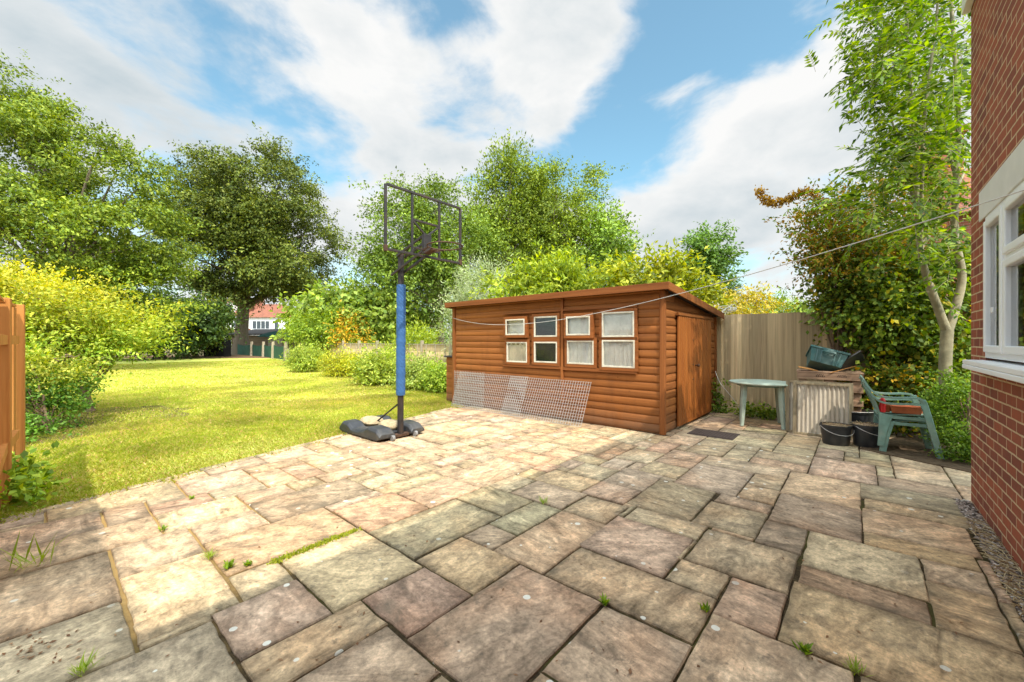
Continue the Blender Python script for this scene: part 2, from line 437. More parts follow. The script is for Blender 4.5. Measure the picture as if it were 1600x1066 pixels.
def foliage(root, name, ells, mat, seed, lobes=60, twigs=14, per=14, L=.2, Wd=.11, lobe_r=.8, twig=.6, spread=.12,
            flat=.6, droop=.25, zmin=.05, shell=.45, tint=None, upb=.7, tvar=.22, aspect=None):
    rs = RS(seed)
    lob = crown_points(ells, lobes, twigs, lobe_r, rs, zmin, shell)
    PC = []; AX = []; TT = []; LO = []
    for c, e in lob:
        lr = lobe_r*rs.uniform(.6, 1.25)
        q = rs.normal(size=(twigs, 3))*np.array([1, 1, flat])*lr*.6
        p = c+q
        out = nrm((p-e[:3])/np.maximum(e[3:], .1)*1.0)
        ax = nrm(out*.8+nrm(q+1e-6)*.6+rs.normal(size=(twigs, 3))*.45+np.array([0, 0, .12-droop*.5]))
        PC.append(p); AX.append(ax); LO.append(np.repeat(c[None], twigs, 0))
        TT.append(np.ones((twigs, 1))*rs.uniform(1-tvar, 1+tvar)*rs.uniform(.88, 1.12, size=(twigs, 1)))
    LO = np.repeat(np.concatenate(LO), per, 0); PC = np.concatenate(PC); AX = np.concatenate(AX); TT = np.concatenate(TT)
    n = len(PC)*per
    pc = np.repeat(PC, per, 0); ax = np.repeat(AX, per, 0); tt = np.repeat(TT, per, 0)
    tpos = np.tile(np.linspace(-.35, 1, per), len(PC)).reshape(-1, 1)+rs.uniform(-.05, .05, size=(n, 1))
    pos = pc+ax*tpos*twig+rs.normal(size=(n, 3))*spread*np.array([1, 1, .8])
    pos[:, 2] -= droop*twig*np.maximum(tpos[:, 0], 0)**2*.5
    keep = pos[:, 2] > zmin
    pos = pos[keep]; ax = ax[keep]; tt = tt[keep]; LO = LO[keep]; n = len(pos)
    d = nrm(ax*.6+rs.normal(size=(n, 3))*.6+np.array([0, 0, -droop]))
    up = nrm(rs.normal(size=(n, 3))*.48+nrm(pos-LO+1e-6)*.75+np.array([0, 0, upb]))
    sc = rs.uniform(.65, 1.25, size=n)
    v = leaves(pos, d, up, L*sc, Wd*sc, rs)
    col = np.ones((n, 3))*tt
    if tint is not None: col = col*tint(pos, rs)
    ro = np.array(root.location)
    o = raw_mesh(name, v-ro, 4, mat, root, col)
    return [c for c, e in lob], o

def limbs(mb, base, r0, top, targets, rs, nmax=26, fork=.35):
    """tapered trunk base->top and curving limbs to lobe centres (local coords)"""
    base = Vector(base); top = Vector(top)
    tp = []; 
    for i in range(9):
        k = i/8
        p = base.lerp(top, k)+Vector((rs.normal()*r0*.35*k, rs.normal()*r0*.35*k, 0))
        tp.append(p)
    tr = [r0*(1.35 if i == 0 else 1.0)*(1-.82*(i/8)) for i in range(9)]
    mb.tube(tp, tr, 12)
    idx = rs.permutation(len(targets))[:nmax]
    for j in idx:
        t = Vector(targets[j]); k = fork+(1-fork)*rs.rand()*.8
        if t.z < base.z+.3: continue
        k = min(k, max(fork*.8, (t.z-base.z)/max(top.z-base.z, .1)-.12))
        a = base.lerp(top, max(.12, k)); r = r0*(1-.82*k)*.45
        m = a.lerp(t, .5)+Vector((0, 0, (t-a).length*.10))+Vector(rs.normal(size=3)*.06*(t-a).length)
        q = []
        for i in range(7):
            w = i/6; q.append(a*(1-w)**2+m*2*w*(1-w)+t*w*w)
        mb.tube(q, [max(r*(1-.85*i/6), .006) for i in range(7)], 6)
    return mb

def tree(name, label, cat, base, ells, mat, seed, r0, top=None, group=None, bark=None, nmax=26, fork=.35, trunk='trunk', **kw):
    root = thing(name, label, cat, base, 0, group)
    lob, o = foliage(root, 'crown', ells, mat, seed, **kw)
    rs = RS(seed+900); b = Vector(base)
    if top is None:
        top = Vector((ells[0][0], ells[0][1], ells[0][2]+ells[0][5]*.6))
    mb = limbs(MB(), (0, 0, 0), r0, Vector(top)-b, [Vector(c)-b for c in lob], rs, nmax, fork)
    mb.build(trunk, bark or M['bark'], root, smooth=True)
    return root

# ================================================================== SETTING
mb = MB(); mb.box(-400, 400, -60, 700, -.9, -.06)
tag(mb.build('ground', M['earth']), kind='structure')

def edge_u(v): return 5.0+.24*(v+.3)
rs = RS(3)
# lawn sheet
xs = []; mb = MB()
nu, nv = 40, 24
for j in range(nv+1):
    vv = -1.2+(15.5+1.2)*j/nv
    for i in range(nu+1):
        ue = edge_u(min(vv, 9))-.25
        uu = ue+(46-ue)*(i/nu)**1.6
        p = W(uu, vv, -.028+.012*math.sin(uu*1.3)*math.sin(vv*1.1))
        mb.v.append(tuple(p))
for j in range(nv):
    for i in range(nu):
        a = j*(nu+1)+i; mb.f.append((a, a+1, a+nu+2, a+nu+1))
tag(mb.build('lawn', M['lawn'], smooth=True), kind='structure')

# ---- patio slabs (u0,u1,v0,v1,tone)
BUFF = (.66, .505, .315); GREY = (.58, .475, .325); PINK = (.66, .475, .305); ORNG = (.72, .490, .280); PURP = (.56, .430, .305); GREEN = (.585, .490, .315); PALE = (.70, .565, .375); SLATE = (.48, .400, .295)
SL = [(1.04,1.61,1.11,1.95,PURP),(.60,1.44,1.96,2.385,BUFF),(.875,1.43,2.39,2.97,GREY),(.87,1.41,2.975,3.235,GREY),(.59,.875,2.39,2.685,GREY),
(.29,.865,2.685,3.245,GREEN),(1.44,1.86,1.96,2.80,PINK),(1.87,2.155,1.96,2.225,GREY),(1.87,2.155,2.23,2.80,GREY),(2.17,2.69,1.55,2.39,GREEN),
(1.615,2.155,1.55,1.955,PINK),(1.625,2.045,1.12,1.54,PURP),(2.055,2.80,.975,1.535,BUFF),(1.77,2.045,.555,1.115,BUFF),(2.06,2.47,.56,.97,PURP),
(2.49,2.84,.70,.97,GREEN),(2.72,3.3,.285,.695,PALE),(2.50,2.715,.28,.69,GREEN),(3.31,3.82,.29,.70,BUFF),(3.43,3.82,.705,1.13,BUFF),
(3.43,3.98,1.14,2.0,GREY),(2.85,3.42,.705,1.535,ORNG),(3.05,3.82,-.5,.27,PURP),(2.5,3.04,-.5,.27,PURP),(3.83,4.28,-.5,.56,BUFF),
(4.29,4.72,.31,.57,GREY),(4.29,4.75,-.5,.3,PURP),(3.84,4.3,.575,1.13,PALE),(1.78,2.48,-.1,.545,GREY),(1.35,1.76,.6,1.10,PURP),(.9,1.33,.6,1.10,GREY),
(.62,1.03,1.39,1.95,GREY),(.62,1.03,.9,1.375,GREY),(.305,.585,2.24,2.675,GREY),(.02,.59,1.5,2.23,PURP),(-.56,.29,2.26,2.83,BUFF),
(-.28,.275,2.845,3.10,PINK),(-.29,.275,3.11,3.67,PALE),(-.575,-.30,3.39,3.70,PALE),(-.57,-.29,2.845,3.38,ORNG),(-.59,-.02,3.70,3.95,ORNG),
(-.61,-.03,3.955,4.5,BUFF),(-.02,.54,3.69,4.44,SLATE),(.29,.56,3.255,3.67,GREY),(.57,.99,3.26,3.82,BUFF),(1.0,1.52,3.26,4.06,GREY),(.56,.97,3.83,4.07,GREY),
(-.65,-.03,4.51,4.78,GREEN),(-.65,.0,4.79,5.28,SLATE),(1.86,2.45,2.81,3.25,PURP),(2.17,2.72,2.40,2.80,BUFF),(2.75,3.3,1.55,2.1,ORNG),(2.71,3.2,2.12,2.7,PINK),(3.22,3.5,2.05,2.7,BUFF)]
CS = .07; U0_, U1_, V0_, V1_ = -2.45, 7.0, -1.05, 9.1
NU_, NV_ = int((U1_-U0_)/CS), int((V1_-V0_)/CS)
occ = np.zeros((NU_, NV_), bool)
def cells(r): return (int(round((r[0]-U0_)/CS)), int(round((r[1]-U0_)/CS)), int(round((r[2]-V0_)/CS)), int(round((r[3]-V0_)/CS)))
for r in SL:
    a, b, c_, d_ = cells(r); occ[max(a, 0):b, max(c_, 0):d_] = True
def inside_patio(u, v):
    if u > edge_u(v)+.02: return False
    if v < 5.25: return u > -.62
    return u > -2.4
sizes = [(12, 8), (8, 12), (8, 8), (8, 6), (6, 8), (12, 6), (6, 12), (8, 4), (4, 8), (6, 6), (6, 4), (4, 6), (4, 4)]
rr = random.Random(11)
fill = []
def grow(rects):
    for k, r in enumerate(rects):
        a, b, c_, d_ = cells(r); u0, u1, v0, v1, tn = r
        for side in range(4):
            for step in (2, 1):
                q = {0: (a-step, a, c_, d_), 1: (b, b+step, c_, d_), 2: (a, b, c_-step, c_), 3: (a, b, d_, d_+step)}[side]
                far = {0: (a-step-1, a-step, c_, d_), 1: (b+step, b+step+1, c_, d_), 2: (a, b, c_-step-1, c_-step), 3: (a, b, d_+step, d_+step+1)}[side]
                if min(q) < 0 or min(far) < 0 or q[1] > NU_ or q[3] > NV_: continue
                if occ[q[0]:q[1], q[2]:q[3]].any(): continue
                if not occ[far[0]:far[1], far[2]:far[3]].any(): continue
                occ[q[0]:q[1], q[2]:q[3]] = True
                if side == 0: a -= step; u0 = U0_+a*CS
                elif side == 1: b += step; u1 = U0_+b*CS
                elif side == 2: c_ -= step; v0 = V0_+c_*CS
                else: d_ += step; v1 = V0_+d_*CS
                break
        rects[k] = (u0, u1, v0, v1, tn)
grow(SL)
for j in range(NV_):
    for i in range(NU_):
        if occ[i, j]: continue
        if not inside_patio(U0_+(i+.5)*CS, V0_+(j+.5)*CS): continue
        opts = sizes[:]; rr.shuffle(opts); got = None
        for (w, h) in opts+[(4, 3), (3, 4), (3, 3)]:
            if i+w <= NU_ and j+h <= NV_ and not occ[i:i+w, j:j+h].any():
                # avoid leaving one-cell slivers beside
                if w >= 4 and i+w+1 < NU_ and not occ[i+w, j] and occ[i+w+1, j]: continue
                got = (w, h); break
        if not got: continue
        w, h = got; occ[i:i+w, j:j+h] = True
        k = rr.random(); u_ = U0_+(i+w/2)*CS; v_ = V0_+(j+h/2)*CS
        if u_ > 2.2 and v_ > 1.2: tone = rr.choice([ORNG, PINK, BUFF, PALE, BUFF, PINK, PALE])
        elif v_ < .6: tone = rr.choice([PURP, GREY, BUFF])
        else: tone = rr.choice([BUFF, GREY, GREY, GREEN, PALE, PINK, PURP])
        fill.append((U0_+i*CS, U0_+(i+w)*CS, V0_+j*CS, V0_+(j+h)*CS, tone))
grow(fill)
for j in range(NV_):
    for i in range(NU_):
        if occ[i, j] or not inside_patio(U0_+(i+.5)*CS, V0_+(j+.5)*CS): continue
        w = 1
        while w < 8 and i+w < NU_ and not occ[i+w, j]: w += 1
        h = 1
        while h < 8 and j+h < NV_ and not occ[i:i+w, j+h].any(): h += 1
        occ[i:i+w, j:j+h] = True; fill.append((U0_+i*CS, U0_+(i+w)*CS, V0_+j*CS, V0_+(j+h)*CS, rr.choice([BUFF, GREY, PALE])))
# let neighbouring slabs share one joint line
allr = [list(r) for r in SL+fill]; nS = len(SL)
for hi, lo, oa, ob in ((1, 0, 2, 3), (3, 2, 0, 1)):
    moved = set()
    for a in range(len(allr)):
        A_r = allr[a]; grp = []
        for b in range(len(allr)):
            if a == b or (b, lo) in moved: continue
            B_r = allr[b]
            if abs(B_r[lo]-A_r[hi]) < .075 and min(A_r[ob], B_r[ob])-max(A_r[oa], B_r[oa]) > .03: grp.append(b)
        if not grp: continue
        tgt = A_r[hi] if (a, hi) in moved else (A_r[hi]+sum(allr[b][lo] for b in grp)/len(grp))/2
        # others that also touch the same right-hand neighbours keep straight lines
        A_r[hi] = tgt; moved.add((a, hi))
        for b in grp: allr[b][lo] = tgt; moved.add((b, lo))
SL = [tuple(r) for r in allr[:nS]]; fill = [tuple(r) for r in allr[nS:]]
nfill = set(fill)
# edging strip
vv = -1.0
while vv < 5.6:
    l_ = rr.uniform(.45, .8); SL.append(('edge', vv, vv+l_, rr.choice([PALE, BUFF, GREY]))); vv += l_
sv = []; sf = []; sc = []; ssh = []
rs = RS(21)
def slab(fn, du, dv, tone):
    n1 = max(2, int(du/.07)); n2 = max(2, int(dv/.07))
    us = [0]+[g for g in np.linspace(.006, du-.006, n1+1)]+[du]; us = np.array(us)
    vs = np.array([0]+[g for g in np.linspace(.006, dv-.006, n2+1)]+[dv])
    tilt = rs.normal(size=2)*.003; z0 = rs.uniform(-.003, .003)
    b = len(sv); A, B = len(us), len(vs)
    jit = rs.uniform(.86, 1.14); tj = rs.uniform(.95, 1.05, size=3)
    AV = (.63, .49, .32); col = tuple((tone[k]*.72+AV[k]*.28)*jit*tj[k] for k in range(3)); sh = tuple(rs.uniform(-50, 50, size=3))
    ea = rs.normal(size=(A, 2))*.0025; eb = rs.normal(size=(B, 2))*.0025
    for bb in range(B):
        for aa in range(A):
            bord = aa in (0, A-1) or bb in (0, B-1)
            x = us[aa]; y = vs[bb]
            if aa <= 1: x += eb[bb, 0]
            if aa >= A-2: x += eb[bb, 1]
            if bb <= 1: y += ea[aa, 0]
            if bb >= B-2: y += ea[aa, 1]
            z = z0+tilt[0]*(x/du-.5)+tilt[1]*(y/dv-.5)-(.007 if bord else 0)
            u, v = fn(x, y)
            sv.append(tuple(W(u, v, z)))
    for bb in range(B-1):
        for aa in range(A-1):
            q = b+bb*A+aa; sf.append((q, q+1, q+A+1, q+A))
    ring = [b+k for k in range(A)]+[b+bb*A+A-1 for bb in range(1, B)]+[b+(B-1)*A+k for k in range(A-2, -1, -1)]+[b+bb*A for bb in range(B-2, 0, -1)]
    nb = len(sv)
    for q in ring: p = sv[q]; sv.append((p[0], p[1], -.045))
    m = len(ring)
    for k in range(m): sf.append((ring[k], nb+k, nb+(k+1) % m, ring[(k+1) % m]))
    cnt = len(sv)-b
    cl = []
    ex = rs.uniform(.55, .8)
    for bb in range(B):
        for aa in range(A):
            e_ = min(aa, A-1-aa, bb, B-1-bb)
            k_ = ex if e_ <= 1 else (rs.uniform(.80, 1.0) if e_ == 2 else rs.uniform(.94, 1.06))
            cl.append(tuple(q*k_ for q in col))
    cl += [tuple(q*.5 for q in col)]*(cnt-len(cl))
    sc.extend(cl); ssh.extend([sh]*cnt)
for r in SL+fill:
    if r[0] == 'edge':
        _, v0, v1, tone = r
        slab(lambda x, y, v0=v0: (edge_u(v0+y)+.012+x, v0+y+.005), .12, v1-v0-.012, tone); continue
    u0, u1, v0, v1, tone = r
    g = .005 if r in nfill else .006
    if v1-v0 < .03 or u1-u0 < .03: continue
    e0, e1 = edge_u(v0), edge_u(v1)
    if u0 > min(e0, e1)-.03: continue
    def fn(x, y, u0=u0, v0=v0, g=g):
        u = u0+g+x; v = v0+g+.0025+y
        return min(u, edge_u(v)), v
    slab(fn, u1-u0-2*g, v1-v0-2*g-.005, tone)
me = bpy.data.meshes.new('patio'); me.from_pydata(sv, [], sf)
a = me.color_attributes.new('tint', 'FLOAT_COLOR', 'POINT'); a.data.foreach_set('color', np.concatenate([np.array(sc), np.ones((len(sc), 1))], 1).astype(np.float32).ravel())
a = me.attributes.new('shift', 'FLOAT_VECTOR', 'POINT'); a.data.foreach_set('vector', np.array(ssh, dtype=np.float32).ravel())
bm = bmesh.new(); bm.from_mesh(me); bmesh.ops.recalc_face_normals(bm, faces=bm.faces); bm.to_mesh(me); bm.free()
me.materials.append(M['slab'])
tag(link(bpy.data.objects.new('patio', me)), kind='structure')
mb = MB()
pl = [(-2.6, 5.3), (-2.6, 9.3), (edge_u(9.3)-.1, 9.3), (edge_u(-1.2)+.12, -1.2), (-.74, -1.2), (-.74, 5.3)]
mb.add([W(u, v, -.014) for u, v in pl]+[W(u, v, -.055) for u, v in pl], [(0, 1, 2, 3, 4, 5)]+[(k, 6+k, 6+(k+1) % 6, (k+1) % 6) for k in range(6)])
tag(mb.build('paving_bed', M['joint']), kind='structure')

# ---- gravel strip by the house wall
rs = RS(5); mb = MB()
for k in range(2600):
    u = rs.uniform(-.735, -.63); v = rs.uniform(1.4, 5.28)
    c = W(u, v, rs.uniform(-.012, .006)); s = rs.uniform(.006, .013)
    M4 = Matrix.Rotation(rs.uniform(0, 6), 4, 'Z') @ Matrix.Rotation(rs.uniform(-.6, .6), 4, 'X')
    pts = [Vector((s*1.5, 0, 0)), Vector((0, s, 0)), Vector((-s*1.5, 0, 0)), Vector((0, -s, 0)), Vector((0, 0, s*.7)), Vector((0, 0, -s*.7))]
    mb.add([c+M4 @ p for p in pts], [(0, 1, 4), (1, 2, 4), (2, 3, 4), (3, 0, 4), (1, 0, 5), (2, 1, 5), (3, 2, 5), (0, 3, 5)])
t = NT('gravel'); g = t.n('NewGeometry')
M['gravel'] = t.done(t.ramp(g.outputs['Random Per Island'], [(0, (.10, .075, .06)), (.5, (.27, .22, .18)), (.85, (.42, .33, .27)), (1, (.62, .58, .52))]), .8)
tag(mb.build('gravel_strip', M['gravel'], fix=False), 'strip of gravel and dry stems along the foot of the brick wall', None, None, 'stuff')
rs = RS(6); mb = MB()
for k in range(420):
    u = rs.uniform(-.74, -.62); v = rs.uniform(1.6, 4.7); a = rs.normal()*.5+rs.choice([0, 1.2]); l_ = rs.uniform(.04, .14)
    c = W(u, v, rs.uniform(.004, .02)); d = W(math.sin(a), math.cos(a))*l_
    mb.tube([c-d*.5, c+Vector((0, 0, .008)), c+d*.5], .0018, 4)
t = NT('dry_stem'); g = t.n('NewGeometry')
M['dry_stem'] = t.done(t.ramp(g.outputs['Random Per Island'], [(0, (.18, .09, .04)), (.5, (.40, .28, .13)), (1, (.60, .50, .30))]), .8)
tag(mb.build('dry_stems', M['dry_stem'], fix=False), 'dry straw and stems lying on the gravel by the brick wall', None, None, 'stuff')

# ---- grass blades
rs = RS(8)
def blades(n, u_rng, v_rng, hgt, wid, dens_edge=False):
    u = rs.uniform(*u_rng, size=n); v = rs.uniform(*v_rng, size=n)
    wob = .06*np.sin(v*5.1)+.05*np.sin(v*11.7+1)+.03*np.sin(v*23)
    k = u > (5.0+.24*(np.minimum(v, 9)+.3)+.03+wob+.05*rs.normal(size=n))
    k &= v < 9.4+.06*u
    k &= ~((u > 2.1) & (u < 7.0) & (v > 5.9))
    u = u[k]; v = v[k]; n = len(u)
    x = -.7572*u+.6532*v; y = .6532*u+.7572*v
    vis = (np.abs(x) < 1.36*y+.3) & (y > 1.5)
    x = x[vis]; y = y[vis]; n = len(x)
    pos = np.stack([x, y, np.full(n, -.03)], 1)
    a = rs.uniform(0, 6.283, n); lean = rs.uniform(.1, .9, n)
    cl = .75+.5*(np.sin(x*1.7+2*np.sin(y*.9))*np.sin(y*1.3+1.5*np.sin(x*1.1))*.5+.5)
    hh = hgt*rs.uniform(.5, 1.3, n)*cl
    d = np.stack([np.cos(a)*lean, np.sin(a)*lean, np.ones(n)], 1)
    d = nrm(d); s = np.stack([-np.sin(a), np.cos(a), np.zeros(n)], 1)
    wv = (wid*rs.uniform(.7, 1.3, n)).reshape(-1, 1)
    m = pos+d*hh.reshape(-1, 1)*.55; tp = pos+d*hh.reshape(-1, 1)+np.stack([np.cos(a), np.sin(a), -.5*np.ones(n)], 1)*hh.reshape(-1, 1)*.25
    vv = np.stack([pos-s*wv, pos+s*wv, m+s*wv*.8, tp, m-s*wv*.8], 1).reshape(-1, 3)
    f = .5+.5*np.sin(x*.9+1.7*np.sin(y*.6))*np.sin(y*.8+1.2*np.sin(x*.7))
    f = np.clip(f+rs.normal(size=n)*.25, 0, 1).reshape(-1, 1)
    col = (1-f)*np.array([[1.0, 1.03, .95]])+f*np.array([[1.16, 1.07, 1.2]])
    dead = (rs.rand(n) < .10+.16*f[:, 0]**2).reshape(-1, 1)
    col = np.where(dead, np.array([[1.5, 1.1, 2.2]]), col)
    return vv, col
B1 = blades(230000, (4.9, 9.5), (-.9, 8.2), .052, .0024)
B2 = blades(200000, (9, 16), (-.9, 10.2), .055, .0042)
B3 = blades(150000, (15, 34), (-.9, 11.5), .06, .009)
tag(raw_mesh('grass', np.concatenate([B1[0], B2[0], B3[0]]), 5, GB, None, np.concatenate([B1[1], B2[1], B3[1]])), 'sunlit mown lawn grass with straw coloured patches', None, None, 'stuff')

# mulch / bare soil at far end and by hedges
def patch(name, pts, mat, z):
    mb = MB(); mb.add([Vector((p.x, p.y, z)) for p in pts]+[Vector((p.x, p.y, z-.06)) for p in pts], [tuple(range(len(pts)))]+[(k, len(pts)+k, len(pts)+(k+1) % len(pts), (k+1) % len(pts)) for k in range(len(pts))])
    return tag(mb.build(name, mat), kind='structure')
def blob_pts(c, rx, ry, n=28, seed=1):
    q = random.Random(seed)
    return [Vector((c[0]+rx*(1+q.uniform(-.15, .15))*math.cos(2*math.pi*k/n), c[1]+ry*(1+q.uniform(-.15, .15))*math.sin(2*math.pi*k/n), 0)) for k in range(n)]
patch('mulch_bed', blob_pts((-25, 36.5), 9, 3.4, 30, 4), M['mulch'], .012)
patch('soil_bed', blob_pts((-7.6, 6.6), 1.5, 2.2, 26, 5), M['soil'], -.004)
patch('border_bed', [W(.0, 6.9), W(-2.6, 5.5), W(-2.6, 9.3), W(-.7, 8.9)], M['soil'], .010)

# ================================================================== HOUSE WING (right edge)
hx = .745
HR = W(-.745, 5.32)
house = thing('brick_house', 'red brick house wing with white window at the right edge, beside the gravel strip', 'house', HR, ANG)
# local: x = -u (away from the patio), y = v ; the wall face is x=0, its corner y=0, wall runs to y=-8
WY0, WY1, WZ0, WZ1 = -2.55, -.545, 1.215, 2.36    # window opening
mb = MB()
T = .25
for (a0, a1, z0, z1) in ((-8, WY0, -.06, 4.62), (WY1, 0, -.06, 4.62), (WY0, WY1, -.06, WZ0), (WY0, WY1, WZ1, 4.62)):
    mb.box(0, T, a0, a1, z0, z1)
mb.box(T, 5, -.25, 0, -.06, 4.62); mb.box(4.75, 5, -8, -.25, -.06, 4.62); mb.box(T, 4.75, -8, -7.75, -.06, 4.62)
mb.build('wall', M['brick_house'], house)
mb = MB(); mb.box(-2.145, -.003, -11, -6.52, -.06, 4.90); mb.build('rear_shade_block', M['brick_shade_block'], house)  # unseen block behind the camera, added and sized to shade the near left paving
mb = MB(); mb.box(-.012, .1, WY0-.17, WY1+.165, WZ1, WZ1+.235)
mb.build('lintel', M['stone_lintel'], house, bevel=.004)
mb = MB(); mb.box(-.20, 5.2, -8.2, .04, 4.63, 4.68)
mb.build('soffit', M['upvc'], house)
mb = MB(); mb.box(-.225, -.202, -8.2, .062, 4.61, 4.82); mb.box(-.20, 5.2, .042, .062, 4.61, 4.82)
mb.build('fascia', M['upvc'], house)
mb = MB(); mb.box(-.055, -.002, -.34, .02, 4.30, 4.605); mb.build('eaves_bracket', M['upvc'], house, bevel=.006)
mb = MB(); mb.tube([(-.285, -8.2, 4.74), (-.285, .06, 4.74)], .055, 12)
mb.build('gutter', M['upvc'], house, smooth=True)
mb = MB(); mb.add([(-.29, -8.2, 4.83), (-.29, .08, 4.83), (2.4, .08, 6.5), (2.4, -8.2, 6.5), (5.3, .08, 4.83), (5.3, -8.2, 4.83)], [(0, 1, 2, 3), (3, 2, 4, 5), (1, 4, 2), (0, 3, 5), (0, 5, 4, 1)])
mb.build('roof', M['roof_tile'], house)
# window unit: frame, casement, transom light
win = MB()
fz0, fz1 = WZ0+.055, WZ1
win.box(-.004, .07, WY0, WY1, fz0, fz0+.055); win.box(-.004, .07, WY0, WY1, fz1-.055, fz1)
for yy in (WY1-.055, WY1-.60, WY1-1.27, WY0): win.box(-.004, .07, yy, yy+.055, fz0+.055, fz1-.055)
win.box(-.004, .07, WY1-1.215, WY1-.60, 1.93, 1.985)
wo = win.build('window', M['upvc'], house, bevel=.006)
def sash(y0, y1, z0, z1):
    m = MB(); w = .052
    m.box(-.022, .05, y0, y0+w, z0, z1); m.box(-.022, .05, y1-w, y1, z0, z1); m.box(-.022, .05, y0+w, y1-w, z0, z0+w); m.box(-.022, .05, y0+w, y1-w, z1-w, z1)
    m.build('sash', M['upvc'], wo, bevel=.008)
    g = MB(); g.box(.008, .014, y0+w, y1-w, z0+w, z1-w); g.build('pane', M['glass'], wo)
g0, g1 = fz0+.045, fz1-.045
sash(WY1-.555, WY1-.045, g0, g1)
sash(WY1-1.225, WY1-.59, 1.975, g1); sash(WY1-1.225, WY1-.59, g0, 1.94)
sash(WY0+.045, WY1-1.26, g0, g1)
m = MB(); m.box(-.11, .09, WY0-.06, WY1+.10, WZ0, WZ0+.035); m.box(-.112, -.09, WY0-.06, WY1+.10, WZ0-.035, WZ0-.001)
m.build('window_sill', M['upvc'], house, bevel=.006)
m = MB(); m.box(-.034, -.023, WY1-.40, WY1-.35, 1.60, 1.64); m.build('window_handle', M['upvc'], wo, bevel=.004)
# curtain inside: vertical folds
for side in (0, 1):
    m = MB(); pr = []
    y0 = WY1-.62 if side == 0 else WY0
    for k in range(41):
        pr.append((y0+.62*k/40, .30+.022*math.sin(k*1.9)))
    vs = [Vector((x, y, z)) for z in (1.22, 2.36) for y, x in pr]
    m.add(vs, [(k, k+1, 42+k, 41+k) for k in range(40)])
    m.build('curtain', M['curtain'], house, smooth=True)
m = MB(); m.box(1.6, 1.62, -4, .0-.3, 0, 4.2); m.build('room_wall', M['render'], house)

# ================================================================== SHED
SR = W(2.214, 6.0)
SLn, SD = 4.64, 2.83
FH, BH = 2.17, 1.90
shed = thing('garden_shed', 'brown stained timber shed with log lap boards, four window pairs and a sloping flat roof', 'shed', SR, ANG)
def lap(zs, ztop, h=.124, depth=.0155):
    """half-round lap profile boards as (list of profiles)"""
    out = []; z = zs
    while z < ztop-.02:
        t_ = min(h, ztop-z); pr = [(0.0, z+.002)]
        for k in range(7):
            a = math.pi*k/6
            pr.append((-depth*(.45+.55*math.sin(a)**.6) if 0 < k < 6 else -.004, z+.004+(t_-.006)*k/6))
        pr.append((0.0, z+t_-.001)); out.append(pr); z += h
    return out
mb = MB(); mb2 = MB()
for pr in lap(.02, FH): mb.prism(pr, -SLn+.045, -.045)
mb.box(-SLn+.02, -.02, .003, .03, .01, FH-.01)
mb.build('front_wall', M['shed_wood'], shed, smooth=True)
def side_prof(x, sgn):
    mbx = MB()
    for pr in lap(.02, FH+.0):
        zt = max(p[1] for p in pr)
        ymax = SD-.03 if zt < BH else max(.2, (FH-zt)/(FH-BH)*SD)
        R = Matrix(((0, sgn*-1 if False else 0, 0, 0), (0, 0, 0, 0), (0, 0, 0, 0), (0, 0, 0, 1)))
        vs = []
        for yy in (.045, ymax):
            for (d, z) in pr: vs.append(Vector((x-d*sgn, yy, z)))
        n = len(pr)
        mbx.add(vs, [(k, (k+1) % n, n+(k+1) % n, n+k) for k in range(n)]+[tuple(range(n-1, -1, -1)), tuple(range(n, 2*n))])
    mbx.add([(x-.004*sgn, .03, .01), (x-.004*sgn, SD-.02, .01), (x-.004*sgn, SD-.02, BH-.01), (x-.004*sgn, .03, FH-.01)], [(0, 1, 2, 3)])
    return mbx
M['shed_wood_y'] = wood('shed_wood_side', (.29, .10, .025), (.13, .038, .010), 'y', 22, .6, (.34, .13, .038), splash=True)
side_prof(0, 1).build('side_wall', M['shed_wood_y'], shed, smooth=True)
side_prof(-SLn, -1).build('side_wall', M['shed_wood_y'], shed, smooth=True)
mb = MB(); mb.box(-SLn+.02, -.02, SD-.03, SD, .01, BH-.02); mb.build('back_wall', M['shed_wood'], shed)
for (x, y, h_) in ((.012, -.012, FH-.02), (-SLn-.012, -.012, FH-.02), (.012, SD-.03, BH-.02), (-SLn-.012, SD-.03, BH-.02)):
    mb = MB(); mb.box(x-.045, x+.03, y-.03, y+.045, .01, h_); mb.build('corner_post', M['shed_post'], shed, bevel=.004)
# roof
def rz(y): return FH+.005+(BH-FH)*(y/SD)
mb = MB(); o0, o1 = -.16, SD+.14; xl, xr = -SLn-.13, .13
mb.add([(xl, o0, rz(o0)), (xr, o0, rz(o0)), (xr, o1, rz(o1)), (xl, o1, rz(o1)), (xl, o0, rz(o0)+.05), (xr, o0, rz(o0)+.05), (xr, o1, rz(o1)+.05), (xl, o1, rz(o1)+.05)],
       [(0, 3, 2, 1), (4, 5, 6, 7), (0, 1, 5, 4), (1, 2, 6, 5), (2, 3, 7, 6), (3, 0, 4, 7)])
roof = mb.build('roof', M['felt'], shed)
mb = MB(); mb.box(xl-.022, xr+.022, o0-.024, o0-.002, rz(o0)-.045, rz(o0)+.060)
mb.build('front_fascia', M['shed_trim'], shed, bevel=.003)
for x in (xl-.022, xr+.001):
    mb = MB(); mb.add([(x, o0, rz(o0)-.05), (x+.021, o0, rz(o0)-.05), (x+.021, o1, rz(o1)-.05), (x, o1, rz(o1)-.05), (x, o0, rz(o0)+.066), (x+.021, o0, rz(o0)+.066), (x+.021, o1, rz(o1)+.066), (x, o1, rz(o1)+.066)],
        [(0, 3, 2, 1), (4, 5, 6, 7), (0, 1, 5, 4), (1, 2, 6, 5), (2, 3, 7, 6), (3, 0, 4, 7)])
    mb.build('barge_board', M['shed_wood_y'], shed, bevel=.003)
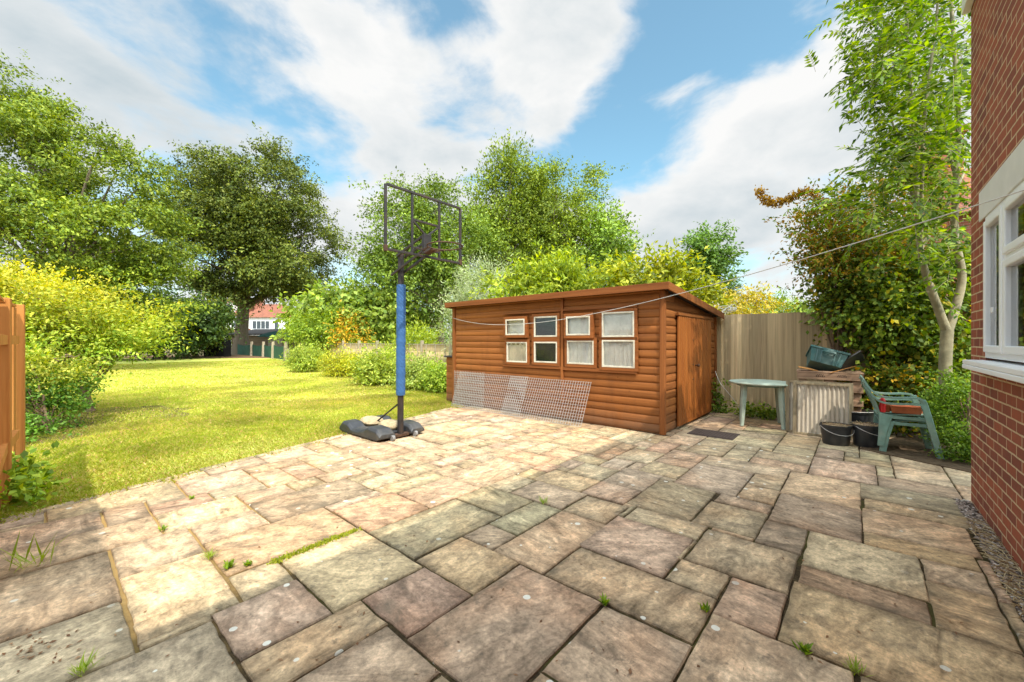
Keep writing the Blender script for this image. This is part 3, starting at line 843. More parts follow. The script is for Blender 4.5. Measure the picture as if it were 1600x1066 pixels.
# cover strips on the front
def fx(px):     # px on the photo -> local x on the shed front
    r = (px-800)/F; Y = 6.0/(.653*r+.757); return -((-.757*r+.653)*Y-2.214)
def fz(px, py):
    r = (px-800)/F; Y = 6.0/(.653*r+.757); return H+(533-py)/F*Y
zp = lambda x, y: (680+x/3.3333, 420+y/3.3333)
mb = MB(); xm = fx(zp(667, 0)[0]); mb.box(xm-.025, xm+.025, -.05, -.002, .3, FH-.02); mb.build('cover_strip', M['shed_post'], shed, bevel=.003)
mb = MB()
xa, xb = fx(zp(362, 0)[0]), fx(zp(1058, 0)[0])
zt = fz(*zp(667, 213)); mb.box(xa, xm-.027, -.056, -.03, zt-.035, zt); mb.build('window_trim', M['shed_trim'], shed, bevel=.003); mb = MB(); mb.box(xm+.027, xb, -.056, -.03, zt-.03, zt+.012); mb.build('window_trim', M['shed_trim'], shed, bevel=.003); mb = MB()
zb = fz(*zp(800, 520)); mb.box(xa, xm-.027, -.052, -.03, zb-.035, zb+.015); mb.build('window_trim', M['shed_trim'], shed, bevel=.003); mb = MB(); mb.box(xm+.027, xb, -.052, -.03, zb-.045, zb+.015)
mb.build('window_trim', M['shed_trim'], shed, bevel=.003)
wins = [(385, 482, 265, 345, 383, 487, 383, 486, 'c', 'b'), (525, 643, 250, 354, 525, 643, 382, 488, 'd', 'd'),
        (699, 821, 250, 346, 697, 833, 376, 496, 'c', 'c'), (878, 1043, 227, 355, 878, 1046, 373, 513, 'c', 'c')]
for i, wv in enumerate(wins):
    x0, x1, y0, y1, X0, X1, Y0_, Y1_, ca, cb_ = wv
    for (a0, a1, b0, b1, kind, up) in ((x0, x1, y0, y1, ca, 1), (X0, X1, Y0_, Y1_, cb_, 0)):
        xa, xb = fx(zp(a0, 0)[0]), fx(zp(a1, 0)[0]); xc = (a0+a1)/2
        zt, zb = fz(*zp(xc, b0)), fz(*zp(xc, b1))
        opened = up and i in (0, 2)
        fy = -.105 if opened else -.06          # opening casements stand proud
        fw = .055
        m = MB()
        m.box(xa-fw, xa, fy, -.034, zb-fw, zt+fw); m.box(xb, xb+fw, fy, -.034, zb-fw, zt+fw)
        m.box(xa, xb, fy, -.034, zb-fw, zb); m.box(xa, xb, fy, -.034, zt, zt+fw)
        w_ = m.build('window', M['shed_trim'], shed, bevel=.004)
        m = MB(); bw = .022; y_ = fy-.003
        m.box(xa-.004, xa+bw, y_, fy+.02, zb-.004, zt+.004); m.box(xb-bw, xb+.004, y_, fy+.02, zb-.004, zt+.004)
        m.box(xa+bw, xb-bw, y_, fy+.02, zb-.004, zb+bw); m.box(xa+bw, xb-bw, y_, fy+.02, zt-bw, zt+.004)
        m.build('putty_frame', M['old_white'], w_, bevel=.003)
        m = MB(); m.box(xa+.004, xb-.004, fy+.020, fy+.024, zb+.004, zt-.004); m.build('pane', M['glass'], w_)
        m = MB()
        if kind == 'd':
            m.box(xa, xb, -.031, -.0305, zb, zt); m.build('dark_backing', M['dark'], w_)
        else:
            # gathered curtain behind the glass
            n = 40; top = zt-.002; bot = zb+(.0 if up else .012)
            vs = []
            for r_ in range(9):
                for k in range(n+1):
                    xk = xa+(xb-xa)*k/n; zk = bot+(top-bot)*r_/8
                    if kind == 'b' and r_ == 8: zk -= .05*abs(math.sin(k*.35+.4))
                    vs.append(Vector((xk, -.033-.004*math.sin(k*1.15+r_*.3)*(1 if not up else .4)-(.0), zk)))
            m.add(vs, [(r_*(n+1)+k, r_*(n+1)+k+1, (r_+1)*(n+1)+k+1, (r_+1)*(n+1)+k) for r_ in range(8) for k in range(n)])
            m.build('curtain', M['curtain_buff'] if kind == 'b' else M['curtain'], w_, smooth=True)
# doors on the side: vertical corrugated boarding
dv0, dv1 = 6.519-6.0, 8.38-6.0
for (a0, a1, lab) in ((dv0, (dv0+dv1)/2-.004, 0), ((dv0+dv1)/2+.004, dv1, 1)):
    m = MB(); n = int((a1-a0)/.0131); vs = []
    for k in range(n+1):
        yy = a0+(a1-a0)*k/n; d = .052+.012*(1 if (k % 7) not in (0, 6) else .1)
        vs += [Vector((d, yy, .05)), Vector((d, yy, 1.80))]
    m.add(vs, [(2*k, 2*k+2, 2*k+3, 2*k+1) for k in range(n)])
    m.box(.033, .05, a0, a1, .05, 1.80)
    d_ = m.build('door', M['shed_door'], shed)
    if lab == 0:
        k = MB(); yy = 7.74-6.0-.30; k.lathe([(.012, 0), (.012, .03), (.026, .045), (.028, .06), (.018, .072)], 14, M=Matrix.Translation((.06, a1-.08, .98)) @ Matrix.Rotation(math.pi/2, 4, 'Y'))
        k.build('door_knob', M['rust'], d_, smooth=True)
        for zz in (1.42, 1.0, .75):
            k = MB(); k.lathe([(.013, 0), (.013, .012)], 10, M=Matrix.Translation((.06, a1-.22, zz)) @ Matrix.Rotation(math.pi/2, 4, 'Y')); k.build('door_bolt', M['rust'], d_)
mb = MB(); mb.box(.034, .075, dv0-.05, dv1+.05, 1.805, 1.85); mb.build('door_head', M['shed_wood_y'], shed, bevel=.003)

# ---- timber bunker left of the shed
b = thing('timber_bin', 'low brown timber bin with dark lid against the left end of the shed', 'bin', W(2.214+SLn+.05, 6.15), ANG)
mb = MB()
for pr in lap(0.0, 1.02, .17, .012): mb.prism([(y-.0, z) for y, z in pr], -.42, -.0)
mb.box(-.42, -.0, .001, .75, 0, 1.02); mb.build('body', M['shed_wood'], b)
mb = MB(); mb.box(-.46, -.0, -.06, .8, 1.025, 1.06); mb.build('lid', M['felt'], b, bevel=.004)

# ---- weldmesh sheets leaning on the shed front
def weld(label, x0, x1, y_bot, h, lean, name='wire_mesh_panel', sp=.05, skew=0, yt=-.04):
    rt = thing(name, label, 'wire mesh', SR + (W(-x0, 0)), ANG, 'welded mesh sheets leaning on the shed')
    m = MB(); wd = x1-x0; n = int(wd/sp); k = int(h/sp)
    A = Vector((0, y_bot, .008)); up = Vector((skew, yt-y_bot, math.sqrt(max(.01, h*h-(yt-y_bot)**2)))).normalized()*h
    rx = Vector((1, 0, 0)); nn = rx.cross(up).normalized()*.0045
    def bow(a, b):  # slight buckle so that the sheet is not perfectly flat
        return A+rx*a+up*b+nn*(2.2*math.sin(a*3+b*2)+1.3*math.sin(a*7))
    for i in range(n+1):
        m.tube([bow(i*sp, q*.25) for q in (0, 1, 2, 3, 4)], .0036, 4)
    for j in range(k+1):
        m.tube([bow(n*sp*q/10, j*sp/h)+nn for q in range(11)], .0036, 4)
    m.build('wire_grid', M['mesh_wire'], rt, fix=False)
    return rt
xL = fx(712); xs1 = fx(822); xs2 = fx(925)
weld('upright mesh sheet at the far left, flat against the shed boards', xL+.03, xL+.95, -.07, .74, 0, yt=-.05)
weld('left leaning mesh sheet, behind its right hand neighbour', xL+.20, fx(830), -.30, .76, 0, skew=.02, yt=-.05)
weld('right leaning mesh sheet nearest the shed corner', fx(800)+.0, xs2-.02, -.33, .76, 0, skew=.05, yt=-.062)

# ================================================================== BASKETBALL HOOP
hb = thing('basketball_hoop', 'portable basketball hoop with blue padded pole and empty black backboard frame', 'basketball hoop', W(5.05, 3.37), ANG)
# local x = -u (towards the court), y = v
mb = MB(); mb.tube([(0, 0, .04), (.012, 0, 1.2), (.03, -.01, 2.68)], [.045, .045, .044], 14); mb.build('pole', M['black_metal'], hb, smooth=True)
mb = MB()
prof = []
rs = RS(2); pts = []; rad = []
for k in range(41):
    z = .615+1.6*k/40; pts.append((.012*z/1.2, 0, z)); rad.append(.066+.0022*math.sin(k*1.7)+.0015*math.sin(k*4.1)-(.004 if k in (0, 40) else 0))
mb.tube(pts, rad, 22); mb.build('pole_pad', M['blue_pad'], hb, smooth=True)
# base: two long lobes and low centre tray
def lobe(y0, y1):
    m = bmesh.new()
    secs = [(.10, .12, .11), (-.0, .0, .17), (-.22, .0, .185), (-.34, .02, .13), (-.50, .02, .095), (-.68, .02, .10), (-.80, .0, .165), (-.96, .0, .175), (-1.05, .06, .10)]
    vs = []
    for x, zl, zt in secs:
        zl = zl*.3+.015
        c = .035
        q = [(y0, zl), (y0, zt-c), (y0+c, zt), (y1-c, zt), (y1, zt-c), (y1, zl)]
        vs.append([m.verts.new((x, y, z)) for y, z in q])
    for a, b2 in zip(vs, vs[1:]):
        for k in range(6): m.faces.new((a[k], a[(k+1) % 6], b2[(k+1) % 6], b2[k]))
    m.faces.new(vs[0]); m.faces.new(vs[-1][::-1])
    bmesh.ops.recalc_face_normals(m, faces=m.faces)
    me = bpy.data.meshes.new('base_lobe'); m.to_mesh(me); m.free(); me.materials.append(M['black_plastic'])
    o = link(bpy.data.objects.new('base_lobe', me), hb)
    md = o.modifiers.new('b', 'BEVEL'); md.width = .010; md.segments = 2; md.limit_method = 'ANGLE'; md.angle_limit = RU(20)
    me.polygons.foreach_set('use_smooth', [False]*len(me.polygons))
lobe(-.40, -.14); lobe(.12, .36)
mb = MB(); mb.box(-1.05, -.06, -.138, .118, .02, .085); mb.build('base_tray', M['black_plastic'], hb, bevel=.015)
mb = MB(); mb.box(-.05, .05, -.138, .118, .02, .06); mb.tube([(.0, -.14, .05), (.0, .12, .05)], .016, 8); mb.build('axle_bracket', M['rust'], hb, bevel=.004)
for y in (-.20, .18):
    mb = MB(); mb.tube([(.115, y-.02, .042), (.115, y+.02, .042)], .040, 16); mb.build('wheel', M['grey_wheel'], hb, smooth=True)
mb = MB(); mb.tube([(-.02, 0, .50), (-.72, .0, .10)], .013, 8); mb.build('brace', M['black_metal'], hb, smooth=True)
# backboard frame at local x=.65
bx = .65; b0, b1, bz0, bz1 = -.645, .575, 2.53, 3.33
mb = MB(); r = .0145
def sq(a, b_, w=.030): mb.bar(a, b_, w, w)
sq((bx, b0, bz0), (bx, b0, bz1)); sq((bx, b1, bz0), (bx, b1, bz1)); sq((bx, b0+.015, bz0), (bx, b1-.015, bz0)); sq((bx, b0+.015, bz1), (bx, b1-.015, bz1))
i0, i1 = -.255, .19
sq((bx-.001, i0, bz0+.015), (bx-.001, i0, bz1-.015), .026); sq((bx-.001, i1, bz0+.015), (bx-.001, i1, bz1-.015), .026); sq((bx, i0+.013, 2.98), (bx, i1-.013, 2.98), .026)
sq((bx, i0+.013, 2.965), (bx, -.03, 2.80), .024); sq((bx, i1-.013, 2.965), (bx, -.03, 2.80), .024)
sq((bx-.002, i0+.013, 2.62), (bx-.002, i1-.013, 2.62), .024)
bb_ = mb.build('backboard_frame', M['black_metal'], hb, bevel=.003)
mb = MB(); mb.box(bx-.03, bx+.03, -.085, .035, 2.56, 2.83); mb.build('bracket', M['black_metal'], bb_, bevel=.005)
mb = MB()
for (y, z) in ((b0, bz0), (b1, bz0)):
    mb = MB(); mb.box(bx-.02, bx+.02, y-.022, y+.022, z-.025, z+.05); mb.build('corner_bracket', M['rust'], bb_, bevel=.004)
for y in (-.075, .055):
    mb = MB(); mb.bar((-.12, y, 2.36), (bx-.03, y, 2.60), .022, .034); mb.build('arm', M['black_metal'], hb, bevel=.003)
    mb = MB(); mb.bar((.03, y, 2.62), (bx-.03, y, 2.80), .022, .034); mb.build('arm', M['black_metal'], hb, bevel=.003)
mb = MB()
rc = Vector((bx+.16+.225, -.03, 2.615))
mb.tube([rc+Vector((.225*math.cos(2*math.pi*k/40), .225*math.sin(2*math.pi*k/40), 0)) for k in range(41)], .0085, 8, cap=False)
mb.bar((bx+.03, -.10, 2.60), (rc.x-.17, -.16, 2.612), .012, .02); mb.bar((bx+.03, .04, 2.60), (rc.x-.17, .10, 2.612), .012, .02)
mb.bar((bx+.03, -.03, 2.57), (rc.x-.22, -.03, 2.606), .09, .012)
for k in range(12):
    a = 2*math.pi*k/12; mb.tube([rc+Vector((.225*math.cos(a), .225*math.sin(a), -.006)), rc+Vector((.225*math.cos(a+.05), .225*math.sin(a+.05), -.026)), rc+Vector((.225*math.cos(a+.1), .225*math.sin(a+.1), -.006))], .003, 5)
mb.build('rim', M['rust'], hb, smooth=True)
# ballast sacks on the base
for (x, y, sx, sy, sz, lab) in ((-.30, .02, .19, .14, .07, 'slumped pale sandbag on the hoop base just behind the pole'), (-.78, .0, .22, .15, .065, 'flat straw coloured sandbag at the rear of the hoop base')):
    s_ = MB(); q = random.Random(int(-x*100)); s_.sphere((0, 0, 0), sx, sy, sz, 22, 12, .06, q)
    c = W(5.05-x, 3.37+y, .14)
    o = s_.build('sandbag', M['sand'], smooth=True, loc=c); o.rotation_euler = (.1, .05, ANG+.2)
    tag(o, lab, 'sandbag', 'sandbags weighing down the hoop')

# ================================================================== CLOTHES LINE
A_ = SR+W(SLn+.02, -.05)+Vector((0, 0, 1.915)); B_ = HR+W(.02, -2.95)+Vector((0, 0, 2.03))
pts = [A_.lerp(B_, k/60)-Vector((0, 0, 4*.33*(k/60)*(1-k/60))) for k in range(61)]
mb = MB(); mb.tube(pts, .0026, 6)
tag(mb.build('washing_line', M['cord'], smooth=True), 'slack white washing line strung from the shed front to the brick house', 'washing line')

# ================================================================== FENCES
def closeboard(name, label, cat, a, b, h, mat, post_mat, bw=.10, posts=None, gravel=True, seed=1, rails=False):
    a = Vector(a); b = Vector(b); L_ = (b-a).length; ang = math.atan2(b.y-a.y, b.x-a.x)
    rt = thing(name, label, cat, a, ang)
    q = random.Random(seed); n = int(L_/bw)
    m = MB()
    for k in range(n):
        x = k*bw; dz = q.uniform(-.008, .008); y0 = q.uniform(-.002, .002)
        m.add([Vector(p) for p in ((x-.006, y0-.032, .1), (x+bw+.004, y0-.008, .1), (x+bw+.004, y0, .1), (x-.006, y0, .1), (x-.006, y0-.032, h+dz), (x+bw+.004, y0-.008, h+dz), (x+bw+.004, y0, h+dz), (x-.006, y0, h+dz))],
              [(0, 3, 2, 1), (4, 5, 6, 7), (0, 1, 5, 4), (1, 2, 6, 5), (2, 3, 7, 6), (3, 0, 4, 7)])
    m.build('boards', mat, rt)
    for x in posts or []:
        m = MB(); m.box(x-.05, x+.05, -.075, .06, 0, h+.05); m.build('post', post_mat, rt, bevel=.006)
    if gravel:
        m = MB(); m.box(0, L_, -.02, .015, 0, .098); m.build('gravel_board', post_mat, rt)
    for z0 in (.45, h-.35):
        m = MB(); m.box(0, L_, .004, .05, z0, z0+.08); m.build('rail', post_mat, rt)
    if rails:
        m = MB(); m.box(-.01, L_, -.04, .03, h+.012, h+.035); m.build('capping', post_mat, rt)
    return rt
# right rear fence (weathered)
fa = Vector((4.02, 8.47, 0)); fdir = Vector((.80, -.60, 0))
closeboard('board_fence', 'weathered grey closeboard fence between the shed and the climber', 'fence', fa, fa+fdir*2.65, 1.93, M['grey_wood'], M['grey_wood'], .105, [.30, 2.1], True, 3)
# its continuation as brick wall
bwp = fa+fdir*2.62+Vector((.02, .06, 0))
ang = math.atan2(fdir.y, fdir.x)
bw_ = thing('garden_wall', 'old pale brick garden wall half hidden behind the climber', 'wall', bwp, ang)
mb = MB(); mb.box(0, 5.5, -.02, .2, -.05, 1.98); mb.build('brickwork', M['brick_pale'], bw_)
mb = MB(); mb.box(-.02, 5.5, -.05, .23, 1.985, 2.05); mb.build('coping', M['concrete'], bw_, bevel=.008)
# left new fence
la = Vector((-5.32, 4.35, 0)); ld = Vector((.72, -.694, 0)).normalized()
lf = closeboard('new_fence', 'bright orange new closeboard fence at the left edge of the photo', 'fence', la+ld*.62, la+ld*1.36, 1.72, M['new_wood'], M['new_wood'], .10, [.68], True, 5, True)
lc = la+ld*1.40
closeboard('new_fence', 'rest of the orange closeboard fence, running from the left edge towards the viewer', 'fence', lc, lc+Vector((.757, -.653, 0))*1.9, 1.72, M['new_wood'], M['new_wood'], .10, [1.85], True, 6, True)
o = thing('fence_post', 'bright orange new timber post and board standing at the end of the new fence', 'post', la, math.atan2(ld.y, ld.x))
m = MB(); m.box(0, .09, -.05, .04, 0, 1.79); m.build('post', M['new_wood'], o, bevel=.006)
m = MB(); m.box(.13, .34, -.03, -.01, .02, 1.75); m.build('board', M['new_wood'], o, bevel=.003)
# low boundary fence beyond the lawn: panels with posts, and battens
lfa, lfb = W(11.4, 9.75), W(27.5, 10.7)
d = (lfb-lfa); LL = d.length; ang = math.atan2(d.y, d.x)
fn_ = thing('panel_fence', 'low weathered grey panel fence with pale posts behind the border shrubs', 'fence', lfa, ang)
m = MB(); q = random.Random(4)
for k in range(9):
    m.box(0, LL, -.012+.004*(k % 2), .0+.004*(k % 2), .10+.128*k, .10+.128*k+.134)
m.build('panel', M['grey_wood'], fn_)
m = MB(); m.box(-.0, LL, -.035, .02, 1.255, 1.285); m.build('capping', M['pale_post'], fn_)
for k in range(int(LL/.62)):
    x = .31+k*.62
    if abs((x/1.86) % 1-.0) < .1: continue
    m = MB(); m.box(x-.02, x+.02, .006, .03, .08, 1.25); m.build('batten', M['pale_post'], fn_)
for k in range(int(LL/1.86)+1):
    x = k*1.86; m = MB(); m.box(x-.05, x+.05, -.055, .055, 0, 1.42); m.build('post', M['pale_post'], fn_, bevel=.01)
# nearer bay, lighter, with taller post
na, nb_ = W(7.0, 9.35), W(11.35, 9.72)
d = nb_-na; LL = d.length
f2_ = thing('panel_fence', 'paler taller fence panel beside the left end of the shed with one tall post', 'fence', na, math.atan2(d.y, d.x))
m = MB()
for k in range(9): m.box(0, LL, -.012+.004*(k % 2), .004*(k % 2), .10+.135*k, .10+.135*k+.14)
m.build('panel', M['pale_post'], f2_)
for k in range(6):
    m = MB(); x = .4+k*.7; m.box(x-.02, x+.02, .006, .03, .08, 1.30); m.build('batten', M['pale_post'], f2_)
m = MB(); m.box(LL-.12, LL-.0, -.06, .06, 0, 1.75); m.build('post', M['pale_post'], f2_, bevel=.01)
m = MB(); m.box(0, LL-.13, -.035, .02, 1.335, 1.36); m.build('capping', M['pale_post'], f2_)

# green netting fence on short posts
nps = [(393, 556.5), (411.5, 558), (426.5, 560), (446, 564)]
gps = [G(*p) for p in nps]
nf = thing('netting_fence', 'sagging green netting fence on short pale posts beside the big trunk', 'fence', gps[0], 0)
for p in gps:
    m = MB(); q = p-gps[0]; m.tube([q, q+Vector((.02, 0, 1.35))], [.14, .11], 8); m.build('post', M['pale_post'], nf, smooth=True)
    m = MB(); m.bar(q+Vector((.35, 0, 0)), q+Vector((.15, 0, .85)), .18, .14); m.build('brace', M['pale_post'], nf)
M['net'] = plain('green_net', (.03, .10, .065), .8, .3, 3)
for i in range(-1, 3):
    p = (gps[i]-gps[0]) if i >= 0 else (gps[0]-gps[1])*1.4; r_ = gps[i+1]-gps[0]
    m = MB(); vs = []
    for k in range(11):
        w_ = k/10; c = p.lerp(r_, w_); vs += [c+Vector((0, .05, .05)), c+Vector((0, .05, 1.12-.30*4*w_*(1-w_)*.5))]
    m.add(vs, [(2*k, 2*k+2, 2*k+3, 2*k+1) for k in range(10)]); m.build('net', M['net'], nf, smooth=True)

# trellis and arch beyond the low fence
tr = thing('trellis', 'pale trellis screen with scooped top and small arch beyond the low fence', 'trellis', P(560, 533, 24).xy.to_3d(), .1)
m = MB(); x1 = 2.9
def ttop(x): return 1.88-.32*math.sin(math.pi*((x % 1.2)/1.2))
for k in range(25):
    x = .12*k; m.box(x, x+.03, -.012, -.001, .5, ttop(x))
for k in range(12):
    z = .55+.115*k
    x = 0
    while x < x1:
        if ttop(x) > z: m.box(x, min(x+.12, x1), .001, .012, z, z+.03)
        x += .12
m.build('lattice', M['pale_post'], tr)
for x in (-.06, 1.2, 2.4):
    m = MB(); m.box(x-.05, x+.05, -.05, .05, 0, 1.98); m.build('post', M['pale_post'], tr)
m = MB(); m.box(-.75, -.06, -.06, .06, 1.95, 2.05); m.box(-.75, -.66, -.05, .05, 0, 1.949); m.build('arch', M['pale_post'], tr)

# ================================================================== CLUTTER BY THE FENCE
# round table
tb = thing('garden_table', 'round pale green plastic garden table in front of the grey fence', 'table', (4.17, 6.74, 0), -.5)
m = MB(); m.lathe([(.44, .690), (.465, .690), (.475, .700), (.475, .715), (.462, .722), (.44, .719), (.05, .717)], 48); m.build('tabletop', M['table_plastic'], tb, smooth=True)
m = MB(); m.lathe([(.33, .655), (.36, .655), (.36, .689), (.33, .689)], 36); m.build('apron', M['green_plastic'], tb, smooth=True)
for a in (.785, 2.356, 3.927, 5.498):
    m = MB(); ca, sa = math.cos(a), math.sin(a)
    R = Matrix.Rotation(a, 3, 'Z')
    def lq(r0, w, t_, z): return [R @ Vector((r0-t_, -w, 0))+Vector((0, 0, z)), R @ Vector((r0+t_, -w*.6, 0))+Vector((0, 0, z)), R @ Vector((r0+t_, w*.6, 0))+Vector((0, 0, z)), R @ Vector((r0-t_, w, 0))+Vector((0, 0, z))]
    vs = lq(.36, .045, .035, .69)+lq(.385, .04, .03, .35)+lq(.41, .03, .022, 0)
    fs = [(3, 2, 1, 0), (8, 9, 10, 11)]+[(r_*4+k, r_*4+(k+1) % 4, r_*4+4+(k+1) % 4, r_*4+4+k) for r_ in range(2) for k in range(4)]
    m.add(vs, fs); m.build('leg', M['table_plastic'], tb, bevel=.008)

# stacked armchairs
def arc(pts, n=6):
    """rounded polyline through pts (Catmull-Rom)"""
    P_ = [Vector(p) for p in pts]; P_ = [P_[0]]+P_+[P_[-1]]; out = []
    for i in range(1, len(P_)-2):
        for k in range(n):
            t_ = k/n; a, b, c, d = P_[i-1], P_[i], P_[i+1], P_[i+2]
            out.append(.5*((2*b)+(-a+c)*t_+(2*a-5*b+4*c-d)*t_*t_+(-a+3*b-3*c+d)*t_**3))
    out.append(P_[-2]); return out
def ribbon(mb, pts, w, th, side=(0, 1, 0)):
    """flat moulded strip: pts in space, width along side (list or float), thickness th"""
    n = len(pts); s = Vector(side).normalized(); w = w if hasattr(w, '__len__') else [w]*n
    vs = []
    for i, p in enumerate(pts):
        d = (pts[min(i+1, n-1)]-pts[max(i-1, 0)]).normalized(); nn = d.cross(s).normalized()*th/2
        for q in (-1, 1):
            vs += [p+s*q*w[i]/2-nn*1, p+s*q*w[i]/2+nn*1]
    fs = []
    for i in range(n-1):
        a = i*4; b = a+4
        fs += [(a, a+2, b+2, b), (a+1, b+1, b+3, a+3), (a, b, b+1, a+1), (a+2, a+3, b+3, b+2)]
    fs += [(0, 1, 3, 2), ((n-1)*4, (n-1)*4+2, (n-1)*4+3, (n-1)*4+1)]
    return mb.add(vs, fs)
def make_chair():
    c = thing('garden_armchair', '', 'chair')
    m = MB()
    seat = arc([(-.22, 0, .405), (-.1, 0, .405), (.1, 0, .425), (.24, 0, .425), (.27, 0, .40)])
    ribbon(m, seat, .44, .012)
    m.build('seat', M['green_plastic'], c, smooth=True)
    m = MB()
    for y in (-.19, -.095, 0, .095, .19):
        k = abs(y)/.19
        ribbon(m, arc([(-.20, y, .42), (-.235, y, .55), (-.30, y, .72), (-.37+.015*k, y*.95, .865-.03*k)]), .055, .010)
    ribbon(m, [Vector((-.372+.02*(q/8)**2, .225*q/8, .872-.045*(q/8)**2)) for q in range(-8, 9)], .05, .014, (-.3, 0, 1))
    m.build('backrest', M['green_plastic'], c, smooth=True)
    for s in (-1, 1):
        y = .265*s
        m = MB(); ribbon(m, arc([(-.36, .225*s, .84), (-.30, .245*s, .74), (-.215, y, .655), (-.08, y+.012*s, .635), (.10, y+.012*s, .648), (.19, y, .640), (.225, y, .60)]), [.04]*8+[.06]*29, .022)
        m.build('armrest', M['green_plastic'], c, smooth=True)
        m = MB(); fl = arc([(.205, y, .635), (.235, y, .55), (.275, y+.01*s, .36), (.32, y+.02*s, .16), (.355, y+.03*s, 0)])
        vs = []
        for k, p in enumerate(fl):
            w_ = .034; t_ = .026
            vs += [p+Vector((-w_, -t_, 0)), p+Vector((w_, -t_, 0)), p+Vector((w_, t_, 0)), p+Vector((-w_, t_, 0))]
        n = len(fl); m.add(vs, [(3, 2, 1, 0), tuple((n-1)*4+k for k in range(4))]+[(r_*4+k, r_*4+(k+1) % 4, r_*4+4+(k+1) % 4, r_*4+4+k) for r_ in range(n-1) for k in range(4)])
        m.build('leg', M['green_plastic'], c, bevel=.006)
        m = MB(); rl = arc([(-.06, .225*s, .40), (-.095, .235*s, .30), (-.13, .25*s, .15), (-.155, .26*s, 0)])
        rl0 = arc([(-.205, .225*s, .43), (-.21, .24*s, .30), (-.215, .25*s, .15), (-.225, .26*s, 0)])
        vs = []
        for p, q in zip(rl0, rl):
            vs += [p+Vector((0, -.02, 0)), q+Vector((0, -.02, 0)), q+Vector((0, .02, 0)), p+Vector((0, .02, 0))]
        n = len(rl); m.add(vs, [(3, 2, 1, 0), tuple((n-1)*4+k for k in range(4))]+[(r_*4+k, r_*4+(k+1) % 4, r_*4+4+(k+1) % 4, r_*4+4+k) for r_ in range(n-1) for k in range(4)])
        m.build('leg', M['green_plastic'], c, bevel=.006)
        m = MB(); m.prism([(0, .36), (0, .40), (.012, .40), (.012, .36)], -.16, .26, Matrix.Translation((0, .235*s-.006, .0))); m.build('apron', M['green_plastic'], c, bevel=.003)
        m = MB(); ribbon(m, arc([(-.37, .215*s, .85), (-.30, .225*s, .70), (-.235, .225*s, .54), (-.195, .22*s, .40)]), .05, .016); m.build('back_stile', M['green_plastic'], c, smooth=True)
    return c
CHL = Vector((4.97, 5.18, .0)); CHR = RU(-36)
ch = make_chair(); ch.location = CHL; ch.scale = (.93, .93, .97); ch.rotation_euler.z = CHR
ch['label'] = 'lower green plastic armchair of the stacked pair, standing on the paving'; ch['group'] = 'stacked green garden chairs'
c2 = copy_tree(ch); c2.scale = ch.scale; c2.location = CHL+Vector((-.018, .006, .075)); c2['label'] = 'upper green plastic armchair of the stacked pair, holding pots on its seat'
def chp(x, y, z): return c2.location+Matrix.Rotation(CHR, 3, 'Z') @ Vector((x*.93, y*.93, z*.97+.004))
m = MB(); m.add([(-.13, -.07, 0), (.13, -.07, 0), (.13, .07, 0), (-.13, .07, 0), (-.15, -.085, .09), (.15, -.085, .09), (.15, .085, .09), (-.15, .085, .09), (-.135, -.07, .09), (.135, -.07, .09), (.135, .07, .09), (-.135, .07, .09), (-.135, -.07, .07), (.135, -.07, .07), (.135, .07, .07), (-.135, .07, .07)],
    [(3, 2, 1, 0), (0, 1, 5, 4), (1, 2, 6, 5), (2, 3, 7, 6), (3, 0, 4, 7), (4, 5, 9, 8), (5, 6, 10, 9), (6, 7, 11, 10), (7, 4, 8, 11), (8, 9, 13, 12), (9, 10, 14, 13), (10, 11, 15, 14), (11, 8, 12, 15), (12, 13, 14, 15)])
o = m.build('planter_trough', M['terracotta'], loc=chp(.07, -.12, .428), bevel=.004); o.rotation_euler.z = CHR
tag(o, 'small orange terracotta trough on the seat of the upper green chair', 'planter')
for (x, y, s, lab) in ((-.12, -.13, 1, 'small brown clay pot lying behind the red bottle on the chair seat'), (.225, -.02, .8, 'small clay pot at the front edge of the chair seat')):
    m = MB(); m.lathe([(.035*s, 0), (.05*s, .08*s), (.056*s, .08*s), (.056*s, .10*s), (.048*s, .10*s), (.044*s, .06*s)], 18)
    o = m.build('plant_pot', M['terracotta'], loc=chp(x, y, .428), smooth=True); tag(o, lab, 'plant pot', 'clay pots on the chair seat')
bt = thing('red_bottle', 'bright red plastic bottle standing on the chair seat by the backrest', 'bottle', chp(-.165, -.19, .425))
m = MB(); m.lathe([(.025, 0), (.034, .008), (.034, .08), (.03, .105), (.03, .12), (.033, .15), (.02, .175), (.014, .18), (.014, .19)], 18); m.build('body', M['red_plastic'], bt, smooth=True)
m = MB(); m.lathe([(.017, .191), (.017, .21), (.012, .214)], 14); m.build('cap', M['red_plastic'], bt, smooth=True)

